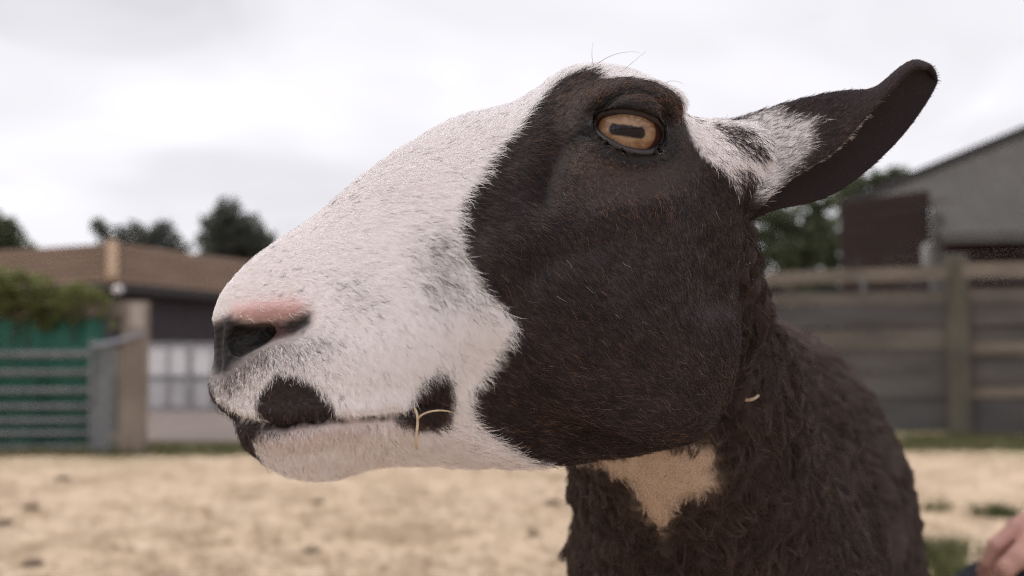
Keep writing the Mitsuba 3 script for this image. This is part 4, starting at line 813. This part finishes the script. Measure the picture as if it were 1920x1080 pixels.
# concrete yard rising towards it
bsdf('concrete', lambda p, n, uv: mix((0.15, 0.125, 0.115), (0.22, 0.185, 0.172), fbm(p.x * 1.3, p.y * 0.6, 2.0, 4)) * (0.94 + 0.12 * noise(p.x * 30, p.y * 30)), 0.9)
q0, q1 = at(255, 833, 14.6), at(700, 833, 14.6); z1_ = at(300, 770, 19.0)[2]
pr = np.array([[q0[0], q0[1], 0.0], [q1[0], q1[1], 0.0], [q1[0] + 1.2, 19.0, z1_], [q0[0] - 1.7, 19.0, z1_], [q1[0] + 1.6, 23.0, z1_], [q0[0] - 2.4, 23.0, z1_]])
pr[:2, 2] = 0.04
lo = pr.copy(); lo[:, 2] = -0.3
top = np.array([[0, 1, 2], [0, 2, 3], [3, 2, 4], [3, 4, 5]]); ring = [0, 1, 2, 4, 5, 3]; sides = []
for a, b in zip(ring, ring[1:] + ring[:1]): sides += [[a, a + 6, b + 6], [a, b + 6, b]]
structure('yard', trimesh.Trimesh(np.vstack([pr, lo]), np.vstack([top, top[:, ::-1] + 6, sides]), process=False), 'concrete', 'pale concrete yard rising to the white gate')

# ---------------- metal field gate with green netting, posts, leaves on the left
GT = thing('metal_gate', 'galvanised seven bar field gate at the left edge, backed by green netting', 'gate')
gd = 13.0
def gpt(px, py, o=0.0): return at(px, py, gd + o)
for y, r in ((664, 7), (698, 6), (732, 6), (762, 5.5), (788, 5.5), (812, 5.5), (838, 5.5)):
    a, b = gpt(-260, y + 2), gpt(172, y); put('bar', tube(np.array([a, (a * 2 + b) / 3, (a + b * 2) / 3, b]), r * gd / 2376, 12), 'galvanised', GT, smooth=30)
for x in (-258, -40, 172):
    a, b = gpt(x, 655, -0.03), gpt(x, 846, -0.03); put('upright', tube(np.array([b, (a + b) / 2, a]), 0.022, 12), 'galvanised', GT, smooth=30)
NT = thing('green_netting', 'sheet of green shade netting hung behind the metal gate', 'netting')
s, t = np.meshgrid(np.linspace(0, 1, 120), np.linspace(0, 1, 50), indexing='ij')
a0, a1 = gpt(-270, 600, 0.25), gpt(196, 596, 0.25)
g = a0 + (a1 - a0) * s[..., None]; top_z = g[..., 2] - 0.03 * np.sin(s * 26)**2; g[..., 2] = top_z * (1 - t) + 0.03 * t
g[..., 1] += 0.05 * np.sin(s * 31 + 3 * t) * (0.3 + t) + 0.03 * np.sin(s * 57 + 1)
i, j = np.meshgrid(np.arange(119), np.arange(49), indexing='ij'); k = i * 50 + j
scene['netting'] = {'type': 'twosided', 'bsdf': {'type': 'principled', 'roughness': 0.7, 'base_color': proc(lambda p, n, uv: mix((0.012, 0.085, 0.060), (0.030, 0.150, 0.110), fbm(p.x * 3, p.y * 3, p.z * 2, 3)))}}
put('cloth', (g.reshape(-1, 3), np.stack([k, k + 50, k + 51, k + 1], -1).reshape(-1, 4)), 'netting', NT, smooth=True)
put('cord', tube(np.array([g[q_, 0] + [0, -0.01, 0.005] for q_ in range(0, 120, 7)]), 0.008, 6), 'trim_dark', NT)
RL = thing('wooden_rail', 'weathered wooden rail running along above the green netting', 'rail')
a, b = gpt(-270, 585, 0.32), gpt(252, 579, 0.22); put('bar', beam(a, b, 0.05, 0.15, 0.012), 'rail_wood', RL)
for x in (-200, 20): 
    a = gpt(x, 575, 0.42); put('post', beam([a[0], a[1], -0.1], a, 0.12, 0.12, 0.012, roll_up=(1, 0, 0)), 'post_brown', RL)
PO = thing('wooden_post', 'thick brown wooden gatepost with a pale sawn face near its top', 'post')
a = gpt(256, 566, -0.1); put('shaft', beam([a[0], a[1], -0.15], a, 0.19, 0.235, 0.02, roll_up=(1, 0, 0)), 'post_brown', PO)
bsdf('pale_wood', wood((0.30, 0.26, 0.23), (0.46, 0.42, 0.38), 1), 0.85)
p0, p1 = gpt(262, 630, -0.1), gpt(262, 570, -0.1); put('sawn_face', beam(p0 + [0, -0.105, 0], p1 + [0, -0.105, 0], 0.016, 0.14, 0.004, roll_up=(1, 0, 0)), 'pale_wood', PO)
PL = thing('leaning_stake', 'narrow brown wooden stake leaning between the metal panel and the gatepost', 'stake')
p0, p1 = gpt(238, 838, -0.15), gpt(216, 655, -0.12); p0[2] = -0.1; put('shaft', beam(p0, p1, 0.08, 0.115, 0.012, roll_up=(1, 0, 0)), 'pale_wood', PL)
MP = thing('sheep_hurdle', 'tall narrow grey galvanised hurdle standing at the end of the field gate', 'hurdle')
p0, p1 = gpt(193, 836, -0.2), gpt(193, 640, -0.2); p0[2] = -0.02
put('sheet', box(0.165, 0.02, p1[2] - p0[2], (p0 + p1) / 2, bevel=0.004), 'galvanised', MP)
for x in (172, 213):
    a, b = gpt(x, 838, -0.22), gpt(x, 636, -0.22); a[2] = -0.02; put('edge', tube(np.array([a, (a + b) / 2, b]), 0.025, 10), 'galvanised', MP, smooth=30)
CH = thing('metal_strap', 'thin bluish metal bar slung from the panel across to the wooden gatepost', 'bar')
put('bar', tube(smooth_path([gpt(172, 648, -0.26), gpt(220, 640, -0.28), gpt(268, 624, -0.26)]), 0.022, 10), bsdf('steel_blue', (0.27, 0.30, 0.36), 0.4, metallic=0.5), CH, smooth=True)

# ---------------- leaves: hedge plant over the netting, trees
def leaf_cloud(centres, radii, n, size, rng, squash=0.8, gap=0.42, seed=0, freq=2.2):
    """leaf-sized faces through a crown's volume, in clumps with gaps"""
    centres, radii = np.asarray(centres, float), np.asarray(radii, float); w = radii**2; c = rng.choice(len(centres), int(n * 2.4), p=w / w.sum())
    d = rng.normal(size=(len(c), 3)); d /= np.linalg.norm(d, axis=1, keepdims=True); r = rng.random(len(c))**0.42
    p = centres[c] + d * (r * radii[c])[:, None] * [1, 1, squash]
    p = p[meshkit.fbm(p * freq / radii.mean(), 3, seed) > gap][:n]; m = len(p)
    a = rng.normal(size=(m, 3)); a /= np.linalg.norm(a, axis=1, keepdims=True); b = np.cross(a, rng.normal(size=(m, 3))); b /= np.linalg.norm(b, axis=1, keepdims=True)
    s = size * rng.uniform(0.6, 1.5, m)[:, None]; nn = np.cross(a, b) * s * 0.18
    v = np.stack([p - a * s, p - b * s * 0.42 + nn, p + a * s, p + b * s * 0.42 + nn], 1).reshape(-1, 3); o = np.arange(m)[:, None] * 4
    return v, (o[:, None] + np.array([[0, 1, 2], [0, 2, 3]])[None]).reshape(-1, 3)
leaf_bsdf('leaf_bright', (0.17, 0.19, 0.07), (0.33, 0.36, 0.17), 1.7, 4.0)
leaf_bsdf('leaf_dark', (0.14, 0.158, 0.14), (0.225, 0.24, 0.215), 1.7, 0.8)
leaf_bsdf('leaf_mid', (0.13, 0.155, 0.10), (0.225, 0.255, 0.17), 1.7, 0.8)
bsdf('bark', lambda p, n, uv: mix((0.06, 0.05, 0.04), (0.14, 0.12, 0.10), fbm(p.x * 8, p.y * 8, p.z * 2, 3)), 0.95)
CR = thing('climbing_plant', 'bright green climbing plant spilling over the rail above the green netting', 'plant')
cs, rs = [], []
for px, py, r in ((-120, 540, 0.40), (-40, 545, 0.36), (10, 530, 0.26), (35, 575, 0.22), (60, 545, 0.24), (100, 560, 0.19), (130, 585, 0.16), (150, 548, 0.15), (185, 560, 0.12), (85, 600, 0.12), (195, 590, 0.09), (215, 612, 0.07)):
    cs.append(gpt(px, py, 0.15)); rs.append(r)
put('leaves', leaf_cloud(cs, rs, 1300, 0.06, RG, 0.8, 0.52, 3, 2.2), 'leaf_bright', CR)
for k in range(7):
    a = gpt(RG.uniform(-120, 190), 850, 0.5); b = cs[k]; a[2] = -0.05; put('stem', tube(smooth_path([a, (a + b) / 2 + RG.normal(0, 0.06, 3), b]), np.linspace(0.018, 0.007, 24), 8), 'bark', CR, smooth=True)
def tree(label, px, d, blobs, n, size, mat, gap=0.42, seed=0, group='trees beyond the buildings', limbs=7, freq=2.6):
    """blobs: (px, py, radius in px) of the crown"""
    t = thing('tree', label, 'tree', group); rng = np.random.default_rng(100 + seed)
    cs = [at(x, y, d + rng.uniform(-0.5, 0.5) * r * d / 2376) for x, y, r in blobs]; rs = [r * d / 2376 for *_, r in blobs]
    put('crown', leaf_cloud(cs, rs, n, size, rng, 0.95, gap, seed, freq), mat, t)
    base = at(px, 540, d); base[2] = -0.2; topc = np.mean(cs, 0); H = topc[2]
    trunk = smooth_path([base, base * 0.6 + topc * 0.4 + rng.normal(0, 0.12, 3), topc + [0, 0, 0.2]], 20); r0 = 0.035 * H + 0.05
    ms = [tube(trunk, np.linspace(r0, r0 * 0.3, 20), 12)]
    for k in range(min(limbs, len(cs))):
        o = trunk[9 + k % 9]; e = cs[k % len(cs)]; ms.append(tube(smooth_path([o, o * 0.5 + e * 0.5 + [0, 0, 0.15], e], 12), np.linspace(r0 * 0.4, r0 * 0.12, 12), 8))
    put('trunk', cat(*ms), 'bark', t, smooth=True)
tree('dark dense round-topped tree above the barn roof, nearest the sheep\'s nose', 440, 44, [(430, 430, 50), (425, 400, 30), (400, 430, 34), (455, 440, 44), (490, 465, 36), (410, 470, 44), (450, 490, 60)], 1900, 0.20, 'leaf_dark', 0.46, 1)
tree('thin see-through tree above the barn roof, left of the dark round tree', 270, 40, [(190, 430, 20), (215, 448, 26), (245, 432, 22), (280, 440, 26), (310, 425, 18), (320, 455, 26), (345, 468, 20), (255, 465, 30), (200, 470, 26), (300, 475, 28), (180, 420, 12)], 1500, 0.12, 'leaf_dark', 0.54, 2, freq=3.4)
tree('green tree cut by the left edge above the barn roof', 10, 38, [(10, 450, 38), (-30, 430, 46), (40, 470, 28), (-10, 480, 40), (65, 480, 18), (15, 425, 18)], 2200, 0.14, 'leaf_mid', 0.42, 3)
tree('green tree in the gap between the sheep\'s neck and the shed', 1490, 32, [(1440, 430, 50), (1500, 420, 52), (1470, 480, 50), (1540, 450, 48), (1540, 400, 38), (1420, 480, 40), (1500, 505, 44), (1440, 395, 30), (1560, 490, 40)], 2300, 0.16, 'leaf_mid', 0.54, 4, freq=3.0)
tree('green treetop showing below the ear tip, behind the grey shed roof', 1650, 38, [(1600, 370, 40), (1650, 345, 30), (1685, 330, 22), (1640, 385, 40), (1690, 360, 30), (1610, 345, 20)], 1300, 0.16, 'leaf_mid', 0.54, 5, freq=3.0)
tree('low dark tree behind the top rail of the board fence', 1600, 36, [(1420, 640, 60), (1490, 640, 60), (1560, 645, 60), (1640, 645, 60), (1480, 540, 46), (1540, 555, 46), (1600, 550, 46), (1660, 560, 46), (1440, 560, 40)], 6000, 0.14, 'leaf_dark', 0.30, 6)

# straw on the sheep
ST = thing('straw', 'thin pale forked straw stem hanging from the corner of the sheep\'s mouth', 'straw')
bsdf('straw_stem_skin', lambda p, n, uv: mix((0.42, 0.32, 0.21), (0.60, 0.48, 0.34), noise(p.x * 400, p.y * 400, p.z * 400)), 0.6)
sd_ = 0.545
put('stalk', tube(smooth_path([at(777, 765, sd_ + 0.003), at(783, 788, sd_), at(781, 815, sd_ - 0.002), at(782, 842, sd_ + 0.001)]), np.linspace(0.00055, 0.0007, 24), 8), 'straw_stem_skin', ST, smooth=True)
put('branch', tube(smooth_path([at(782, 788, sd_), at(797, 775, sd_ - 0.002), at(818, 770, sd_ - 0.002), at(848, 774, sd_ + 0.003)]), np.linspace(0.0005, 0.0003, 24), 8), 'straw_stem_skin', ST, smooth=True)
SB = thing('straw', 'tiny curved straw bit caught in the wool of the sheep\'s neck', 'straw')
put('bit', tube(smooth_path([at(1398, 750, 0.70), at(1412, 748, 0.698), at(1422, 741, 0.70)]), 0.0008, 8), 'straw_stem_skin', SB, smooth=True)

# ---------------- the person crouching just outside the frame, hand on the knee
PE = thing('person', 'person crouching at the bottom right edge in dark clothes, bare hand resting on a knee', 'person')
def hand_pt(px, py, d): return at(px, py, d) * 1000
K0 = hand_pt(1836, 1092, 1.50)                                               # knee
hipc = np.array([930, 1560, 330.0]); sh = np.array([905, 1560, 830.0]); elbow = np.array([800, 1440, 690.0]); wrist = hand_pt(1968, 965, 1.475)
pxs, pys, pzs = np.r_[np.arange(440, 540, 10.0), np.arange(540, 680, 2.5), np.arange(680, 1240, 10.0)], np.r_[np.arange(1180, 1420, 10.0), np.arange(1420, 1545, 2.5), np.arange(1545, 1900, 10.0)], np.r_[np.arange(-20, 520, 10.0), np.arange(520, 700, 2.5), np.arange(700, 1260, 10.0)]
def blank(): return Grid(np.full((len(pxs), len(pys), len(pzs)), 1e3, np.float32), pxs, pys, pzs)
S_ = blank()                                                                  # skin: head, neck, trunk, arms, hands
S_.limb(hipc + [0, 0, 30], sh - [0, 0, 60], 120, 140, 40); S_.limb(sh, sh + [-30, 0, 110], 58, 52, 30)
headc = sh + [-55, 0, 205]
S_.ellipsoid(headc, (92, 74, 112), np.eye(3), 20); S_.ellipsoid(headc + [-45, 0, -50], (46, 52, 60), np.eye(3), 20); S_.limb(headc + [-86, 0, 10], headc + [-106, 0, -22], 9, 14, 8)
for s in (1, -1): S_.ellipsoid(headc + [8, 76 * s, -5], (18, 9, 30), np.eye(3), 5); S_.ball(headc + [-80, 30 * s, 14], 11, 3, -1)
shn, shf = sh + [-10, -185, -10], sh + [-10, 185, -10]
S_.limb(shn, shf, 62, 62, 40); S_.limb(shn, elbow, 52, 40, 25); S_.limb(elbow, wrist, 41, 27, 12)
S_.limb(shf, [930, 1720, 590], 52, 40, 25); S_.limb([930, 1720, 590], [810, 1690, 470], 40, 27, 12); S_.ellipsoid((785, 1690, 440), (45, 42, 20), np.eye(3), 14)
for kx in range(4): S_.limb((770, 1660 + 20 * kx, 430), (735, 1655 + 22 * kx, 375), 11, 9, 5)
for c in ((690, 1452, 30), (690, 1692, 30)): S_.limb(c, np.array(c) + [120, 0, 0], 32, 30, 10)
FING = [[(1905, 992, 1.448), (1868, 1022, 1.440), (1852, 1056, 1.444), (1850, 1084, 1.452)], [(1900, 1002, 1.468), (1862, 1034, 1.462), (1846, 1072, 1.466), (1846, 1104, 1.474)],
        [(1906, 1014, 1.488), (1872, 1048, 1.484), (1858, 1086, 1.488), (1858, 1114, 1.494)], [(1916, 1024, 1.506), (1890, 1060, 1.505), (1880, 1090, 1.508), (1880, 1112, 1.510)]]
for fg in FING:
    J = [hand_pt(*q) for q in fg]; S_.limb(wrist + (J[0] - wrist) * 0.25, J[0], 15, 12.5, 9)
    for p, q, r0, r1 in zip(J, J[1:], (10.8, 9.2, 8.4), (9.4, 8.4, 7.2)): S_.limb(p, q, r0, r1, 2.5)
TH = [wrist + [-8, -22, -8], hand_pt(1908, 1046, 1.415), hand_pt(1886, 1066, 1.412), hand_pt(1872, 1082, 1.420)]
for p, q, r0, r1 in zip(TH, TH[1:], (16, 11.5, 10), (12, 10, 8)): S_.limb(p, q, r0, r1, 5)
C_ = blank()                                                                  # trousers and boots
for s, kn in ((-1, K0 + [20, 0, -42]), (1, K0 + [110, 215, -150])):
    hp = hipc + [-20, 95 * s, 0]; an = np.array([720.0, kn[1], 95]); C_.limb(hp, kn, 96, 68, 30); C_.limb(kn, an, 66, 50, 16); C_.limb(an + [0, 0, -30], an + [-130, 0, -50], 46, 40, 20)
C_.ellipsoid(hipc + [15, 0, 10], (140, 185, 135), np.eye(3), 40)
J_ = blank(); J_.limb(hipc + [0, 0, 90], sh - [0, 0, 50], 158, 165, 40); J_.limb(shn, shf, 78, 78, 40); J_.limb(shn, elbow, 68, 56, 25); J_.limb(elbow, elbow + (wrist - elbow) * 0.62, 56, 46, 12); J_.limb(shf, [930, 1720, 590], 68, 56, 25); J_.limb([930, 1720, 590], [825, 1693, 485], 54, 44, 12)
H_ = blank(); H_.ellipsoid(headc + [16, 0, 22], (92, 84, 104), np.eye(3), 10); H_.ellipsoid(headc + [-70, 0, -20], (60, 90, 80), np.eye(3), 8, -1)
bsdf('person_skin', lambda p, n, uv: mix((0.40, 0.205, 0.175), (0.55, 0.33, 0.285), fbm(p.x * 45, p.y * 45, p.z * 45, 3)), 0.5)
bsdf('dark_cloth', lambda p, n, uv: mix((0.014, 0.016, 0.024), (0.030, 0.033, 0.045), fbm(p.x * 30, p.y * 30, p.z * 30, 3)), 0.9)
bsdf('person_hair', (0.05, 0.034, 0.025), 0.6)
for nm, gr, mat in (('body', S_, 'person_skin'), ('trousers', C_, 'dark_cloth'), ('jacket', J_, 'dark_cloth'), ('hair', H_, 'person_hair')):
    v, f = surface_nets(gr.F, pxs, pys, pzs); m = relax(largest(v, f), 3); v = np.array(m.vertices)
    if nm in ('trousers', 'jacket'): v = v + normals_of(v, m.faces) * np.sign((normals_of(v, m.faces) * (v - v.mean(0))).sum()) * (14 * (meshkit.fbm(v / 70, 3, 8) - 0.5))[:, None]
    ff = np.array(m.faces); nn = normals_of(v, ff)
    if (nn * (v - v.mean(0))).sum() < 0: ff = ff[:, ::-1]
    put(nm, (v / 1000, ff), mat, PE, smooth=True)
for fg in FING:                                                              # nails
    J = [hand_pt(*q) for q in fg]; d = J[3] - J[2]; d /= np.linalg.norm(d); c = J[3] - d * 3; o = np.array([-0.75, -0.5, 0.3]); o -= d * (o @ d); o /= np.linalg.norm(o); s_ = np.cross(d, o)
    th, r = np.meshgrid(np.linspace(-1, 1, 9), np.linspace(-1, 1, 9), indexing='ij'); g = c + d * (r * 5.5)[..., None] + (o * np.cos(th * 0.75)[..., None] + s_ * np.sin(th * 0.75)[..., None]) * 7.9
    i, j = np.meshgrid(np.arange(8), np.arange(8), indexing='ij'); k = i * 9 + j
    put('body__nail', (g.reshape(-1, 3) / 1000, np.stack([k, k + 9, k + 10, k + 1], -1).reshape(-1, 4)), bsdf('nail', (0.50, 0.30, 0.27), 0.35), PE, smooth=True)
